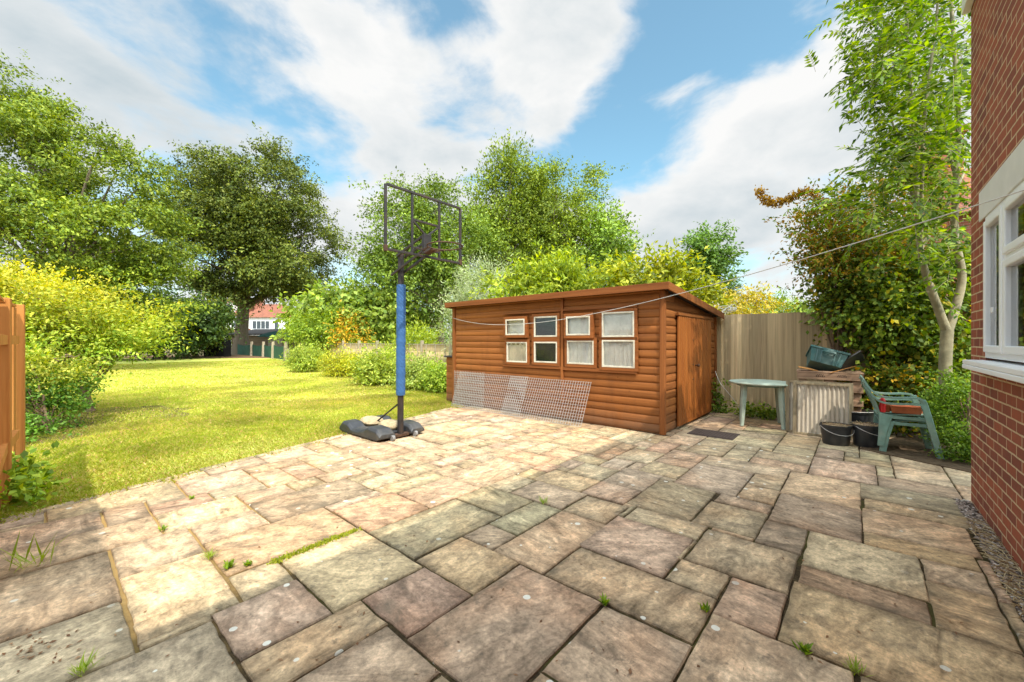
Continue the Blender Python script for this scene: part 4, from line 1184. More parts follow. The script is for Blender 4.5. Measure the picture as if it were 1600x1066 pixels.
# buckets with dead plants
def bucket(label, loc, r, h, rot, sx=1.15):
    b = thing('plant_bucket', label, 'bucket', loc, rot, 'black buckets of dead plants')
    m = MB(); m.lathe([(r*.80, 0), (r*.83, .01), (r*.97, h*.86), (r*1.03, h*.87), (r*1.05, h*.90), (r*1.05, h), (r*1.0, h), (r*.96, h*.9), (r*.94, h*.85)], 36, sx, 1)
    m.build('body', M['black_plastic'], b, smooth=True)
    m = MB(); q = random.Random(int(loc[0]*100)); n = 20; vs = [Vector((0, 0, h*.97))]; fs = []
    for j in range(1, 7):
        for k in range(n):
            a = 2*math.pi*k/n; rr_ = r*.95*j/6; vs.append(Vector((rr_*sx*math.cos(a), rr_*math.sin(a), h*(.97-.05*(j/6)**2)+q.uniform(-.012, .012))))
    fs += [(0, 1+k, 1+(k+1) % n) for k in range(n)]
    for j in range(5):
        for k in range(n): fs.append((1+j*n+k, 1+(j+1)*n+k, 1+(j+1)*n+(k+1) % n, 1+j*n+(k+1) % n))
    m.add(vs, fs); so = m.build('soil', M['straw'], b, smooth=True)
    m = MB()
    for k in range(90):
        a = q.uniform(0, 6.28); d = r*.9*math.sqrt(q.random()); c = Vector((d*sx*math.cos(a), d*math.sin(a), h*.97)); e = Vector((q.uniform(-.05, .05), q.uniform(-.05, .05), q.uniform(-.002, .02)))
        m.tube([c, c+e], .0022, 4)
    m.build('dead_stems', M['dry_stem'], b, fix=False)
    m = MB(); hp = []
    for k in range(15):
        a = math.pi*k/14; y = -(r+.012)*math.sin(a); hp.append(Vector(((r+.012)*sx*math.cos(a), y-.02*math.sin(a), h*.93-.10*math.sin(a))))
    m.tube(hp, .0035, 6); m.build('handle', M['mesh_wire'], b, smooth=True)
    return b
bucket('smaller black bucket of dead plants nearer the corrugated panel', (4.40, 5.47, 0), .155, .27, RU(-8))
bucket('larger black bucket of dead plants touching the chair leg', (4.74, 5.37, 0), .165, .295, RU(14))
tu = thing('black_tub', 'wide black plastic tub behind the buckets under the climber', 'tub', (5.02, 5.95, 0), 0)
m = MB(); m.lathe([(.20, 0), (.215, .01), (.25, .36), (.265, .365), (.265, .385), (.245, .385), (.20, .05), (.05, .04)], 32); m.build('body', M['black_plastic'], tu, smooth=True)
m = MB(); m.tube([Vector((.25*math.cos(a), -.25*abs(math.sin(a))-.02, .37+.02*math.sin(a))) for a in np.linspace(0, math.pi, 20)], .005, 6); m.build('handle', M['mesh_wire'], tu, smooth=True)

# crate (pallet wood) with sheets on top
ca = math.atan2(-.5, .49)
cr = thing('pallet_crate', 'rough pallet wood crate behind the corrugated panel with torn boards on top', 'crate', (5.06, 6.44, 0), ca+.16)
m = MB()
for z in (.80, .62, .42, .22, .04): m.box(-.40, .40, -.30, -.278, z, z+(.10 if z > .7 else .085))
m.build('front_boards', M['crate_wood'], cr, bevel=.004)
m = MB()
for z in (.80, .62, .42, .22): m.box(-.40, .40, .278, .30, z, z+.085)
m.build('back_boards', M['crate_wood'], cr, bevel=.004)
for x in (-.33, 0, .33):
    m = MB(); m.box(x-.05, x+.05, -.275, -.2, .0, .86); m.box(x-.05, x+.05, .2, .275, .0, .86); m.build('upright', M['crate_wood'], cr, bevel=.004)
m = MB()
for k in range(6): m.box(-.41, .41, -.302+k*.102, -.302+k*.102+.092, .902, .922)
m.build('top_boards', M['crate_wood'], cr, bevel=.003)
q = random.Random(3)
for gx in (-.16, .10):      # stencilled marks on the front board
    mk = MB()
    for k in range(5):
        x = gx+k*.024
        mk.box(x, x+.012, -.3025, -.3005, .845+q.uniform(-.004, .006), .862+q.uniform(-.004, .006))
    for k in range(4):
        x = gx+.01+k*.024
        mk.box(x, x+.014, -.3025, -.3005, .872, .880)
    mk.build('stencil_mark', M['dark'], cr)
crM = Matrix.Translation(cr.location) @ Matrix.Rotation(ca+.16, 4, 'Z')
def onc(x, y, z): return crM @ Vector((x, y, z))
for (x, y, w, dd, tx, ty, lab) in ((-.27, -.16, .13, .14, .05, .22, 'torn orange plywood offcut on the left of the crate top'), (.16, -.20, .17, .10, -.1, -.35, 'torn orange plywood offcut leaning in front of the green box')):
    m = MB(); m.add([(-w, -dd, 0), (w, -dd*.6, 0), (w*.4, dd, 0), (-w*.9, dd*.7, 0), (-w, -dd, .009), (w, -dd*.6, .009), (w*.4, dd, .009), (-w*.9, dd*.7, .009)], [(3, 2, 1, 0), (4, 5, 6, 7), (0, 1, 5, 4), (1, 2, 6, 5), (2, 3, 7, 6), (3, 0, 4, 7)])
    o = m.build('plywood_offcut', M['crate_orange'], loc=onc(x, y, .955)); o.rotation_euler = (tx, ty, ca+.3)
    tag(o, lab, 'plywood', 'plywood offcuts on the crate')
# green box tipped on the crate
gb = thing('recycling_box', 'dark green plastic recycling box tipped on its side on the crate', 'box', onc(-.04, .04, 1.075), ca+.16)
gb.rotation_euler = (RU(-28), RU(16), ca+.22)
m = MB(); a1, b1_, a2, b2_, h_ = .20, .14, .245, .185, .25
vs = [(-a1, -b1_, -.12), (a1, -b1_, -.12), (a1, b1_, -.12), (-a1, b1_, -.12), (-a2, -b2_, .13), (a2, -b2_, .13), (a2, b2_, .13), (-a2, b2_, .13), (-a2+.012, -b2_+.012, .13), (a2-.012, -b2_+.012, .13), (a2-.012, b2_-.012, .13), (-a2+.012, b2_-.012, .13), (-a1+.012, -b1_+.012, -.105), (a1-.012, -b1_+.012, -.105), (a1-.012, b1_-.012, -.105), (-a1+.012, b1_-.012, -.105)]
fs = [(3, 2, 1, 0)]+[(k, (k+1) % 4, 4+(k+1) % 4, 4+k) for k in range(4)]+[(4+k, 4+(k+1) % 4, 8+(k+1) % 4, 8+k) for k in range(4)]+[(8+k, 8+(k+1) % 4, 12+(k+1) % 4, 12+k) for k in range(4)]+[(12, 13, 14, 15)]
m.add(vs, fs); m.build('body', M['bin_green'], gb, bevel=.008)
m = MB(); e = .012
m.box(-a2-e, a2+e, -b2_-e, -b2_-.001, .10, .135); m.box(-a2-e, a2+e, b2_+.001, b2_+e, .10, .135); m.box(-a2-e, -a2-.001, -b2_, b2_, .10, .135); m.box(a2+.001, a2+e, -b2_, b2_, .10, .135)
m.build('rim', M['bin_green'], gb, bevel=.004)
m = MB(); m.box(-.085, -.07, -b2_-.035, -b2_-.0, .045, .075); m.box(.07, .085, -b2_-.035, -b2_-.0, .045, .075); m.box(-.085, .085, -b2_-.05, -b2_-.034, .04, .08); m.build('handle', M['bin_green'], gb, bevel=.004)
m = MB()
for x in (-.15, -.09, .09, .15): m.bar((x*.88, -b1_-.006, -.11), (x, -b2_-.002, .09), .018, .012)
m.build('rib', M['bin_green'], gb)
ld_ = MB(); ld_.box(-.20, .20, -.15, .15, -.012, .012); ld_.box(-.18, .18, -.13, .13, .0125, .022)
o = ld_.build('box_lid', M['black_plastic'], loc=onc(.27, .10, 1.06), bevel=.008); o.rotation_euler = (RU(-35), RU(-38), ca+.3)
tag(o, 'black plastic lid propped against the green recycling box on the crate', 'lid')
# corrugated framed panels
def corr_panel(label, loc, rot, w, h, lean, frame=True, nm='corrugated_panel'):
    p = thing(nm, label, 'panel', loc, rot, 'corrugated panels leaning on the crate')
    R = Matrix.Rotation(-lean, 4, 'X')
    m = MB(); n = 90; vs = []
    for k in range(n+1):
        x = -w/2+w*k/n; y = .010*math.sin(2*math.pi*x/.052)
        vs += [R @ Vector((x, y, .012)), R @ Vector((x, y, h-.012))]
    m.add(vs, [(2*k, 2*k+2, 2*k+3, 2*k+1) for k in range(n)]); m.build('sheet', M['corrugated'], p, smooth=True)
    if frame:
        f_ = MB(); t_ = .032
        f_.box(-w/2-.012, -w/2+t_, -.03, -.012, 0, h, R); f_.box(w/2-t_*.4, w/2+.012, -.03, -.012, 0, h, R)
        f_.box(-w/2+t_, w/2-t_*.4, -.03, -.012, h-t_, h, R); f_.box(-w/2+t_, w/2-t_*.4, -.03, -.012, 0, t_, R)
        f_.build('frame', M['frame_wood'], p, bevel=.003)
    return p
pr_ = ca+.12
corr_panel('framed corrugated plastic panel in front, leaning on the pallet crate', (4.53, 5.90, 0), pr_, .66, .78, .13)
corr_panel('bare corrugated sheet standing behind the framed panel, showing at its left edge', (4.58, 6.02, 0), pr_+.02, .78, .79, .10, True)

# manhole cover
mh = thing('manhole_cover', 'brown rectangular iron drain cover set in the paving by the shed', 'drain cover', W(1.66, 6.55, .004), ANG)
m = MB(); m.box(-.31, .31, -.23, .23, -.012, .006); m.build('frame', M['manhole'], mh, bevel=.002)
m = MB(); m.box(-.285, .285, -.205, .205, .0065, .012)
for k in range(13):
    for j in range(9): m.box(-.27+k*.042, -.27+k*.042+.022, -.19+j*.043, -.19+j*.043+.022, .0125, .0145)
m.build('plate', M['manhole'], mh)

# white cable and cord bundle
c0 = P(1117.5, 580, 7.85); c1 = P(1152, 632, 7.6)
m = MB(); m.tube(arc([c0, P(1125, 598, 7.7), P(1137, 613, 7.6), c1, P(1154, 640, 7.62)]), .005, 6)
tag(m.build('white_cable', M['cord'], smooth=True), 'thin white cable hanging from the back corner of the shed to the fence', 'cable')
m = MB(); q = random.Random(9); c = fa+fdir*.32+Vector((0, 0, 2.02))
pp = [c+Vector((q.uniform(-.1, .35), q.uniform(-.06, .04), q.uniform(-.10, .16)*(1 if k % 3 else .4))) for k in range(16)]
m.tube(arc(pp, 5), .006, 6)
tag(m.build('cord_bundle', M['cord'], smooth=True), 'tangled bundle of white cord on top of the grey fence post', 'cord')

# ================================================================== FAR BUILDINGS
def house_window(par, x, z, w, h, y=-.03, bars=1):
    m = MB(); f_ = .07
    m.box(x, x+f_, y, y+.08, z, z+h); m.box(x+w-f_, x+w, y, y+.08, z, z+h); m.box(x+f_, x+w-f_, y, y+.08, z, z+f_); m.box(x+f_, x+w-f_, y, y+.08, z+h-f_, z+h)
    for k in range(1, bars+1):
        xx = x+w*k/(bars+1); m.box(xx-.035, xx+.035, y, y+.08, z+f_, z+h-f_)
    o = m.build('window', M['upvc'], par)
    g = MB(); g.box(x+f_, x+w-f_, y+.03, y+.035, z+f_, z+h-f_); g.build('pane', M['far_glass'], o)
t = NT('far_glass'); M['far_glass'] = t.done((.05, .06, .07), .08, None, .6)
D = 72
hp = P(318, 533, D); hp.z = 0
wh = thing('terraced_house', 'white rendered terraced houses with red tiled roofs beyond the big trunk', 'house', hp, 0)
k = D/F
m = MB(); m.box(0, 7.1, 0, 8, 0, 6.0); m.box(7.12, 15.5, -.6, 8, 0, 5.6); m.build('wall', M['render'], wh)
m = MB(); m.add([(-.3, -.3, 5.98), (7.11, -.3, 5.98), (7.11, 4, 9.1), (-.3, 4, 9.1), (7.11, 8.3, 5.98), (-.3, 8.3, 5.98)], [(0, 1, 2, 3), (3, 2, 4, 5), (1, 4, 2), (0, 3, 5)])
m.add([(7.12, -.95, 5.58), (15.8, -.95, 5.58), (12.4, 3.5, 8.3), (8.8, 3.5, 8.3), (15.8, 8.3, 5.58), (7.12, 8.3, 5.58)], [(0, 1, 2, 3), (1, 4, 2), (3, 2, 4, 5), (0, 3, 5)])
rf = m.build('roof', M['roof_tile'], wh)
m = MB(); m.box(7.6, 9.0, 2.4, 3.2, 7.4, 9.4); m.build('chimney', M['brick_far'], rf)
m = MB(); m.box(1.3, 5.2, .4, 3.4, 6.4, 8.25); do = m.build('dormer', M['render'], wh)
house_window(wh, 1.9, 6.7, 2.9, 1.25, .33, 2); house_window(wh, 2.2, 3.6, 1.3, 1.7, -.04, 1); house_window(wh, .3, 3.4, 1.5, 1.9, -.04, 1); house_window(wh, 5.4, 3.6, .9, 1.7, -.04, 0)
house_window(wh, 9.1, 3.5, 3.1, 1.5, -.64, 3); house_window(wh, 13.0, 3.4, .8, 1.6, -.64, 0)
m = MB(); m.tube([(7.9, -.75, 5.6), (7.9, -.75, 0)], .07, 8); m.build('drainpipe', M['black_plastic'], wh)
m = MB(); m.lathe([(.02, 0), (.3, .1), (.45, .25), (.43, .26)], 18, M=Matrix.Translation((7.8, -.9, 6.6)) @ Matrix.Rotation(RU(70), 4, 'X')); m.build('satellite_dish', M['grey_wheel'], wh, smooth=True)
m = MB(); m.box(5.6, 8.6, -4, -.62, 0, 2.75); m.build('extension', M['render'], wh)
m = MB(); m.add([(5.4, -4.3, 2.75), (8.8, -4.3, 2.75), (8.8, -.62, 3.6), (5.4, -.62, 3.6), (5.4, -.62, 2.75), (8.8, -.62, 2.75)], [(0, 1, 2, 3), (1, 5, 2), (0, 3, 4), (0, 4, 5, 1)]); m.build('extension_roof', M['roof_tile'], wh)

og = P(362, 533, 46); og.z = 0
ou = thing('outbuilding', 'brown boarded outbuilding with a low dark roof behind the green parasol', 'outbuilding', og, -.05)
M['brown_board'] = wood('brown_board', (.20, .14, .08), (.11, .075, .045), 'x', 8, .85)
m = MB(); m.box(0, 8.2, 0, 4, 0, 2.05); m.build('wall', M['brown_board'], ou)
m = MB(); m.add([(-.3, -.4, 2.06), (8.6, -.4, 2.06), (8.6, 4.3, 2.75), (-.3, 4.3, 2.75), (-.3, -.4, 2.22), (8.6, -.4, 2.22), (8.6, 4.3, 2.9), (-.3, 4.3, 2.9)], [(3, 2, 1, 0), (4, 5, 6, 7), (0, 1, 5, 4), (1, 2, 6, 5), (2, 3, 7, 6), (3, 0, 4, 7)]); m.build('roof', M['felt'], ou)
m = MB(); m.box(4.3, 6.0, -.03, -.002, .02, 1.85); m.build('door', M['pale_post'], ou)
pc = P(430, 533, 41); pc.z = 0
pa = thing('parasol', 'open dark green parasol in front of the brown outbuilding', 'parasol', pc, 0)
m = MB(); m.tube([(0, 0, 0), (0, 0, 2.35)], .04, 8); m.build('pole', M['pale_post'], pa)
M['parasol'] = plain('parasol_cloth', (.02, .07, .055), .8, .2, 3)
m = MB(); n = 8; vs = [Vector((0, 0, 2.42))]
for j, (r_, z) in enumerate(((.6, 2.28), (1.25, 2.05), (1.65, 1.82))):
    for q in range(n): vs.append(Vector((r_*math.cos(2*math.pi*q/n), r_*math.sin(2*math.pi*q/n), z)))
m.add(vs, [(0, 1+q, 1+(q+1) % n) for q in range(n)]+[(1+j*n+q, 1+(j+1)*n+q, 1+(j+1)*n+(q+1) % n, 1+j*n+(q+1) % n) for j in range(2) for q in range(n)]); m.build('canopy', M['parasol'], pa)

# neighbour's brick house seen through the sapling
nh0 = P(1432, 533, 12.5); nh0.z = 0
nh = thing('neighbour_house', 'neighbouring red brick house with chimney glimpsed through the sapling leaves', 'house', nh0, -.55)
m = MB(); m.box(0, 7, 0, 6, 0, 5.2); m.build('wall', M['brick_far'], nh)
m = MB(); m.add([(-.35, -.35, 5.15), (7.3, -.35, 5.15), (7.3, 3, 7.4), (2.0, 3, 7.4), (7.3, 6.3, 5.15), (-.35, 6.3, 5.15)], [(0, 1, 2, 3), (3, 2, 4, 5), (0, 3, 5), (1, 4, 2)]); rf = m.build('roof', M['roof_tile'], nh)
m = MB(); m.box(.1, 1.1, .25, .95, 5.1, 7.7); m.box(.02, 1.18, .17, 1.03, 7.701, 7.9); m.build('chimney', M['brick_far'], rf)
house_window(nh, 2.0, 3.2, 1.4, 1.2, -.04, 1)

# ================================================================== TREES AND SHRUBS
# left big tree
tree('cherry_tree', 'large spreading light green tree filling the left, behind the golden shrub', 'tree', G(120, 576),
     [ell(-40, 250, 150, 130, 19), ell(110, 290, 130, 105, 20), ell(188, 358, 86, 95, 20), ell(60, 400, 150, 100, 18.5), ell(215, 460, 64, 64, 20), ell(215, 285, 32, 38, 20), ell(-10, 155, 70, 50, 19), ell(60, 200, 60, 45, 19)],
     L_cherry, 31, .30, P(70, 250, 20), lobes=165, twigs=40, per=18, L=.155, Wd=.085, lobe_r=.95, twig=.45, spread=.085, flat=.45, droop=.35, shell=.62, nmax=80, fork=.25)
# hornbeam
tree('hornbeam_tree', 'tall dark green tree with thick bare trunk at the far end of the lawn', 'tree', G(376, 553.5),
     [ell(400, 300, 78, 72, 40, 5.5), ell(372, 385, 92, 85, 40, 6), ell(450, 375, 72, 85, 40, 5.5), ell(325, 330, 50, 70, 40, 5), ell(430, 415, 90, 42, 39.5, 6), ell(335, 410, 45, 50, 39, 5)],
     L_horn, 41, .70, P(395, 290, 40), lobes=210, twigs=42, per=15, L=.245, Wd=.14, lobe_r=1.35, twig=.8, spread=.13, flat=.5, droop=.3, shell=.55, nmax=70, fork=.32)
# middle ash behind the hoop
tree('ash_tree', 'broad mid green tree directly behind the basketball hoop', 'tree', G(690, 567),
     [ell(645, 375, 62, 75, 26, 3), ell(665, 455, 85, 62, 26, 3), ell(690, 335, 48, 40, 26, 2.5), ell(610, 445, 38, 62, 25.5, 2.5), ell(720, 400, 50, 70, 27, 2.5)],
     L_ash, 51, .3, P(680, 330, 26), lobes=120, twigs=34, per=15, L=.185, Wd=.10, lobe_r=1.0, twig=.6, spread=.12, flat=.6, shell=.6, droop=.25, nmax=40, fork=.3)
tree('poplar_tree', 'narrow feathery tree with a pointed crown to the right of the hoop', 'tree', G(790, 563),
     [ell(798, 285, 24, 52, 31, 1.3), ell(775, 330, 30, 60, 31, 1.6), ell(785, 400, 50, 60, 31, 2.2), ell(803, 255, 10, 24, 31, .6)],
     L_poplar, 61, .22, P(798, 250, 31), lobes=70, twigs=22, per=13, L=.25, Wd=.11, lobe_r=.85, twig=1.0, spread=.13, flat=.9, droop=-.35, nmax=36, fork=.2)
tree('round_tree', 'rounded yellow green tree standing tallest behind the middle of the shed', 'tree', G(862, 562),
     [ell(872, 305, 58, 58, 32, 3), ell(850, 350, 72, 62, 32, 3.2), ell(880, 400, 68, 60, 32, 3), ell(830, 420, 60, 55, 31.5, 3)],
     L_poplar, 71, .28, P(868, 290, 32), lobes=120, twigs=34, per=15, L=.21, Wd=.11, lobe_r=1.1, twig=.7, spread=.13, shell=.6, flat=.6, droop=.2, nmax=40, fork=.28)
tree('side_tree', 'smaller pale green tree at the right flank of the round tree', 'tree', G(950, 565),
     [ell(955, 380, 28, 45, 28, 1.5), ell(935, 430, 45, 40, 28, 2)], L_ash, 81, .15, P(952, 360, 28), lobes=42, twigs=22, per=12, L=.24, Wd=.12, lobe_r=.75, twig=.8, spread=.12, flat=.6, droop=.2, nmax=22,
     tint=lambda p, rs: np.ones((len(p), 3))*np.array([1.15, 1.2, 1.15]))
tree('slim_tree', 'small isolated bushy tree standing against the sky right of the shed roof', 'tree', G(1108, 572),
     [ell(1110, 385, 26, 36, 22, .9), ell(1104, 425, 30, 38, 22, 1.0)], L_ash, 91, .12, P(1108, 370, 22), lobes=52, twigs=12, per=13, L=.2, Wd=.09, lobe_r=.5, twig=.5, spread=.09, flat=.7, droop=.2, nmax=22,
     tint=lambda p, rs: np.ones((len(p), 3))*np.array([.8, 1.0, 1.1]))
tree('conifer', 'tiny dark pointed conifer just right of the slim tree', 'tree', G(1141, 566), [ell(1141, 452, 7, 16, 27, .35)], L_dark, 93, .06, P(1141, 440, 27), lobes=16, twigs=9, per=10, L=.15, Wd=.06, lobe_r=.25, twig=.25, spread=.06, nmax=6)
# behind the shed
tree('laurel_shrub', 'tall bright laurel with long leaves rising behind the left half of the shed roof', 'shrub', P(850, 533, 12.8).xy.to_3d(),
     [ell(800, 455, 45, 38, 12.6, .9), ell(860, 445, 60, 33, 12.8, .9), ell(915, 450, 45, 35, 12.8, .9), ell(840, 500, 80, 50, 12.8, .9)], L_laurel, 101, .06, P(850, 450, 12.8), lobes=95, twigs=11, per=12, L=.19, Wd=.062, lobe_r=.42, twig=.34, spread=.07, flat=.8, droop=.1, nmax=30, fork=.1, bark=M['twig'], trunk='stems', upb=.4)
tree('spotted_laurel', 'yellow green broad leaved shrub behind the right half of the shed roof', 'shrub', P(1010, 533, 11.6).xy.to_3d(),
     [ell(985, 440, 40, 28, 11.6, .8), ell(1030, 440, 50, 30, 11.6, .8), ell(1075, 455, 35, 26, 11.4, .7), ell(1020, 490, 80, 40, 11.6, .8)], L_laurel, 103, .05, P(1020, 445, 11.6), lobes=80, twigs=10, per=12, L=.17, Wd=.075, lobe_r=.40, twig=.30, spread=.07, flat=.8, droop=.15, nmax=26, fork=.1, bark=M['twig'], trunk='stems', upb=.5,
     tint=lambda p, rs: np.ones((len(p), 3))*np.array([1.08, .95, .8]))
tree('willow_shrub', 'silvery grey green shrub at the left end of the shed roof', 'shrub', P(750, 533, 14.5).xy.to_3d(),
     [ell(752, 455, 32, 38, 14.5, .8), ell(735, 500, 30, 40, 14.5, .8)], L_silver, 105, .05, P(750, 440, 14.5), lobes=60, twigs=12, per=14, L=.13, Wd=.028, lobe_r=.4, twig=.45, spread=.06, flat=.9, droop=-.1, nmax=20, fork=.1, bark=M['twig'], trunk='stems', tvar=.12)
tree('golden_privet', 'rusty yellow shrub showing above the grey fence beside the shed', 'shrub', P(1155, 533, 12).xy.to_3d(),
     [ell(1150, 480, 52, 24, 12, .9), ell(1140, 505, 50, 25, 12, .9)], L_gold, 107, .05, P(1150, 480, 12), lobes=48, twigs=10, per=13, L=.10, Wd=.045, lobe_r=.32, twig=.25, spread=.06, nmax=18, fork=.1, bark=M['twig'], trunk='stems',
     tint=lambda p, rs: np.ones((len(p), 3))*np.array([.85, .72, .9]))
tree('far_bush', 'pale green bush beyond the fence between the golden shrub and the climber', 'shrub', P(1225, 533, 16).xy.to_3d(),
     [ell(1220, 486, 45, 16, 16, 1), ell(1240, 505, 50, 20, 16, 1)], L_ash, 109, .05, P(1225, 490, 16), lobes=40, twigs=10, per=12, L=.14, Wd=.06, lobe_r=.4, twig=.3, spread=.08, nmax=10, fork=.1, bark=M['twig'], trunk='stems', tint=lambda p, rs: np.ones((len(p), 3))*np.array([1.5, 1.45, 1.6]))
# left of the hoop
tree('fig_tree', 'large leaved pale green fig spreading above the low fence left of the hoop', 'tree', P(590, 533, 24).xy.to_3d(),
     [ell(600, 490, 45, 30, 24, 1.5), ell(540, 480, 55, 26, 24.5, 1.5), ell(480, 485, 34, 20, 25.5, 1.4), ell(580, 510, 55, 20, 24, 1.4)], L_fig, 111, .10, P(590, 490, 24), lobes=110, twigs=10, per=10, L=.30, Wd=.19, lobe_r=.75, twig=.6, spread=.14, flat=.6, droop=.25, nmax=30, fork=.12, bark=M['pale_bark'])
tree('mahonia_bush', 'dense yellow green bush with golden tips in front of the fig', 'shrub', P(505, 533, 22.5).xy.to_3d(),
     [ell(505, 510, 42, 28, 22.5, 1.2), ell(545, 520, 25, 20, 22.3, 1), ell(480, 525, 28, 18, 22.5, 1)], L_fig, 113, .08, P(505, 510, 22.5), lobes=80, twigs=11, per=12, L=.17, Wd=.07, lobe_r=.5, twig=.4, spread=.09, nmax=14, fork=.1, bark=M['twig'], trunk='stems',
     tint=lambda p, rs: np.where((p[:, 0:1] > P(530, 0, 22.4).x) & (rs.rand(len(p), 1) < .6), np.array([[2.2, 1.05, .5]]), np.array([[.95, 1.0, .6]])))
tree('yew_sprig_bush', 'feathery green conifer bush behind the low fence right of the pole', 'shrub', P(655, 533, 17.5).xy.to_3d(),
     [ell(655, 535, 28, 16, 17.5, .8), ell(640, 545, 40, 18, 17.5, .8)], L_laurel, 115, .05, P(655, 530, 17.5), lobes=34, twigs=10, per=12, L=.16, Wd=.04, lobe_r=.35, twig=.45, spread=.05, droop=-.2, nmax=8, fork=.1, bark=M['twig'], trunk='stems')
# border shrubs along the low fence
bs = [((478, 582), [(480, 562, 22, 15), (466, 566, 12, 10)], 'rounded pale green border shrub at the far end of the low fence', (1.0, 1.0, 1.2), .08),
      ((530, 590), [(525, 572, 26, 15), (548, 572, 22, 14)], 'low yellow flushed border shrub second from the netting fence', (1.25, 1.05, .6), .07),
      ((598, 603), [(600, 572, 27, 21), (585, 584, 26, 13)], 'tallest border shrub with mixed green and white leaves just left of the pole', (1.0, 1.0, 1.1), .08),
      ((655, 610), [(650, 588, 24, 18), (664, 596, 18, 12)], 'straggly border shrub just right of the blue pole', (.95, .95, 1.5), .07),
      ((690, 614), [(688, 594, 13, 15)], 'small border shrub between the pole and the timber bin', (.95, 1.05, 1.0), .07)]
for i, (bp, es, lab, tn, Ls) in enumerate(bs):
    g_ = G(*bp); Y = g_.y+.35
    tree('border_shrub', lab, 'shrub', Vector((g_.x*Y/g_.y, Y, 0)), [ell(*e, Y, e[2]*Y/F*.8) for e in es], L_low, 121+i, .03, P(es[0][0], es[0][1]-5, Y), group='border shrubs along the low fence', lobes=58, twigs=11, per=13, L=Ls*1.15, Wd=Ls*.5, lobe_r=.26, twig=.26, spread=.055, flat=.8, droop=0, nmax=20, fork=.08, bark=M['twig'], trunk='stems',
         tint=lambda p, rs, tn=tn: np.ones((len(p), 3))*np.array(tn)*(1+.25*(rs.rand(len(p), 1) < .15)*np.array([[1, .8, 2]])))
# golden shrub at left
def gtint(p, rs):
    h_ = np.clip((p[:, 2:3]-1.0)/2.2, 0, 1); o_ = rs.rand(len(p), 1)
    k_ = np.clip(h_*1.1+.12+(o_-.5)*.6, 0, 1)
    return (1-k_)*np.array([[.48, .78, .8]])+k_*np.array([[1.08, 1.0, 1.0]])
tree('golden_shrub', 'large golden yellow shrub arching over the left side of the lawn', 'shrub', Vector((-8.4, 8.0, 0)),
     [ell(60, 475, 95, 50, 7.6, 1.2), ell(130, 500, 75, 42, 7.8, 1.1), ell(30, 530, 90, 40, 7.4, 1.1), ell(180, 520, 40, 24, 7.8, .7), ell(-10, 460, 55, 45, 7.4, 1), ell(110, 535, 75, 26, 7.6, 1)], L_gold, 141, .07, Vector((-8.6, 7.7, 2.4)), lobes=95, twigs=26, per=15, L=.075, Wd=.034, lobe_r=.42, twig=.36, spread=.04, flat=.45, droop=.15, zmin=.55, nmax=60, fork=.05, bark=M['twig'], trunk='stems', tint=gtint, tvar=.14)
m = MB(); q = RS(4); b0_ = G(85, 580)
for k in range(5):
    a = P(60+q.uniform(-20, 30), 565, 6.8); e = P(125+q.uniform(-15, 15), 552+k*7, 7.0)
    m.tube(arc([a, a.lerp(e, .4)+Vector((0, 0, .06)), a.lerp(e, .75)-Vector((0, 0, .03)), e]), [.016*(1-.045*j) for j in range(19)], 6)
tag(m.build('fallen_branch', M['twig'], smooth=True), 'bare dead branches drooping below the golden shrub', 'branch')
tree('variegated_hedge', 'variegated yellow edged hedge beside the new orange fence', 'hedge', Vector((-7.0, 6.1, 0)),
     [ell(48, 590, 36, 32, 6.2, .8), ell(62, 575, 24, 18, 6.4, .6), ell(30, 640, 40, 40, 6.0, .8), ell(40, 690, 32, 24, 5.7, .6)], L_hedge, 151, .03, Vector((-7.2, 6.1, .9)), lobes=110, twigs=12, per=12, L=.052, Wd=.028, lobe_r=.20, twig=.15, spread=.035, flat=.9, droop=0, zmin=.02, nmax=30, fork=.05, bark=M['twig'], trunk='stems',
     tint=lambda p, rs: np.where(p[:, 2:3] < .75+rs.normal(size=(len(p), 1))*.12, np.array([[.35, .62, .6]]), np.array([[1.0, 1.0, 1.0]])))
# dark thicket at the far end under the big trees
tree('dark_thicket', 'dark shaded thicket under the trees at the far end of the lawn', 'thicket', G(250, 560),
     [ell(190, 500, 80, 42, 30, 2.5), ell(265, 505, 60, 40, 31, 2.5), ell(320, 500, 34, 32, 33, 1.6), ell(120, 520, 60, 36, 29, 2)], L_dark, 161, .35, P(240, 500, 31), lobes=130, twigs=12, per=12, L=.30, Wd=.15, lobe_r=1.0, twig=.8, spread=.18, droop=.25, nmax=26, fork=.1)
tree('overhanging_bush', 'dark green drooping bush left of the thick trunk', 'shrub', G(325, 557), [ell(318, 490, 32, 26, 35, 1.8), ell(300, 520, 26, 24, 35, 1.6)], L_horn, 163, .25, P(318, 490, 35), lobes=50, twigs=12, per=12, L=.3, Wd=.14, lobe_r=.8, twig=.8, spread=.15, droop=.45, nmax=12, fork=.2)
tree('light_bush', 'sunlit light green bush between the dark thicket and the trunk', 'shrub', P(352, 533, 50).xy.to_3d(), [ell(352, 530, 14, 22, 50, 1.2)], L_fig, 165, .1, P(352, 530, 50), lobes=30, twigs=9, per=10, L=.3, Wd=.15, lobe_r=.6, twig=.5, spread=.14, nmax=6, bark=M['twig'], trunk='stems')
st_ = MB(); st_.lathe([(.5, 0), (.46, .3), (.42, .9), (.40, 1.75), (.2, 1.8)], 14); o = st_.build('tree_stump', M['bark'], loc=G(287, 557), smooth=True); tag(o, 'pale cut trunk standing in the shade of the dark thicket', 'tree stump')
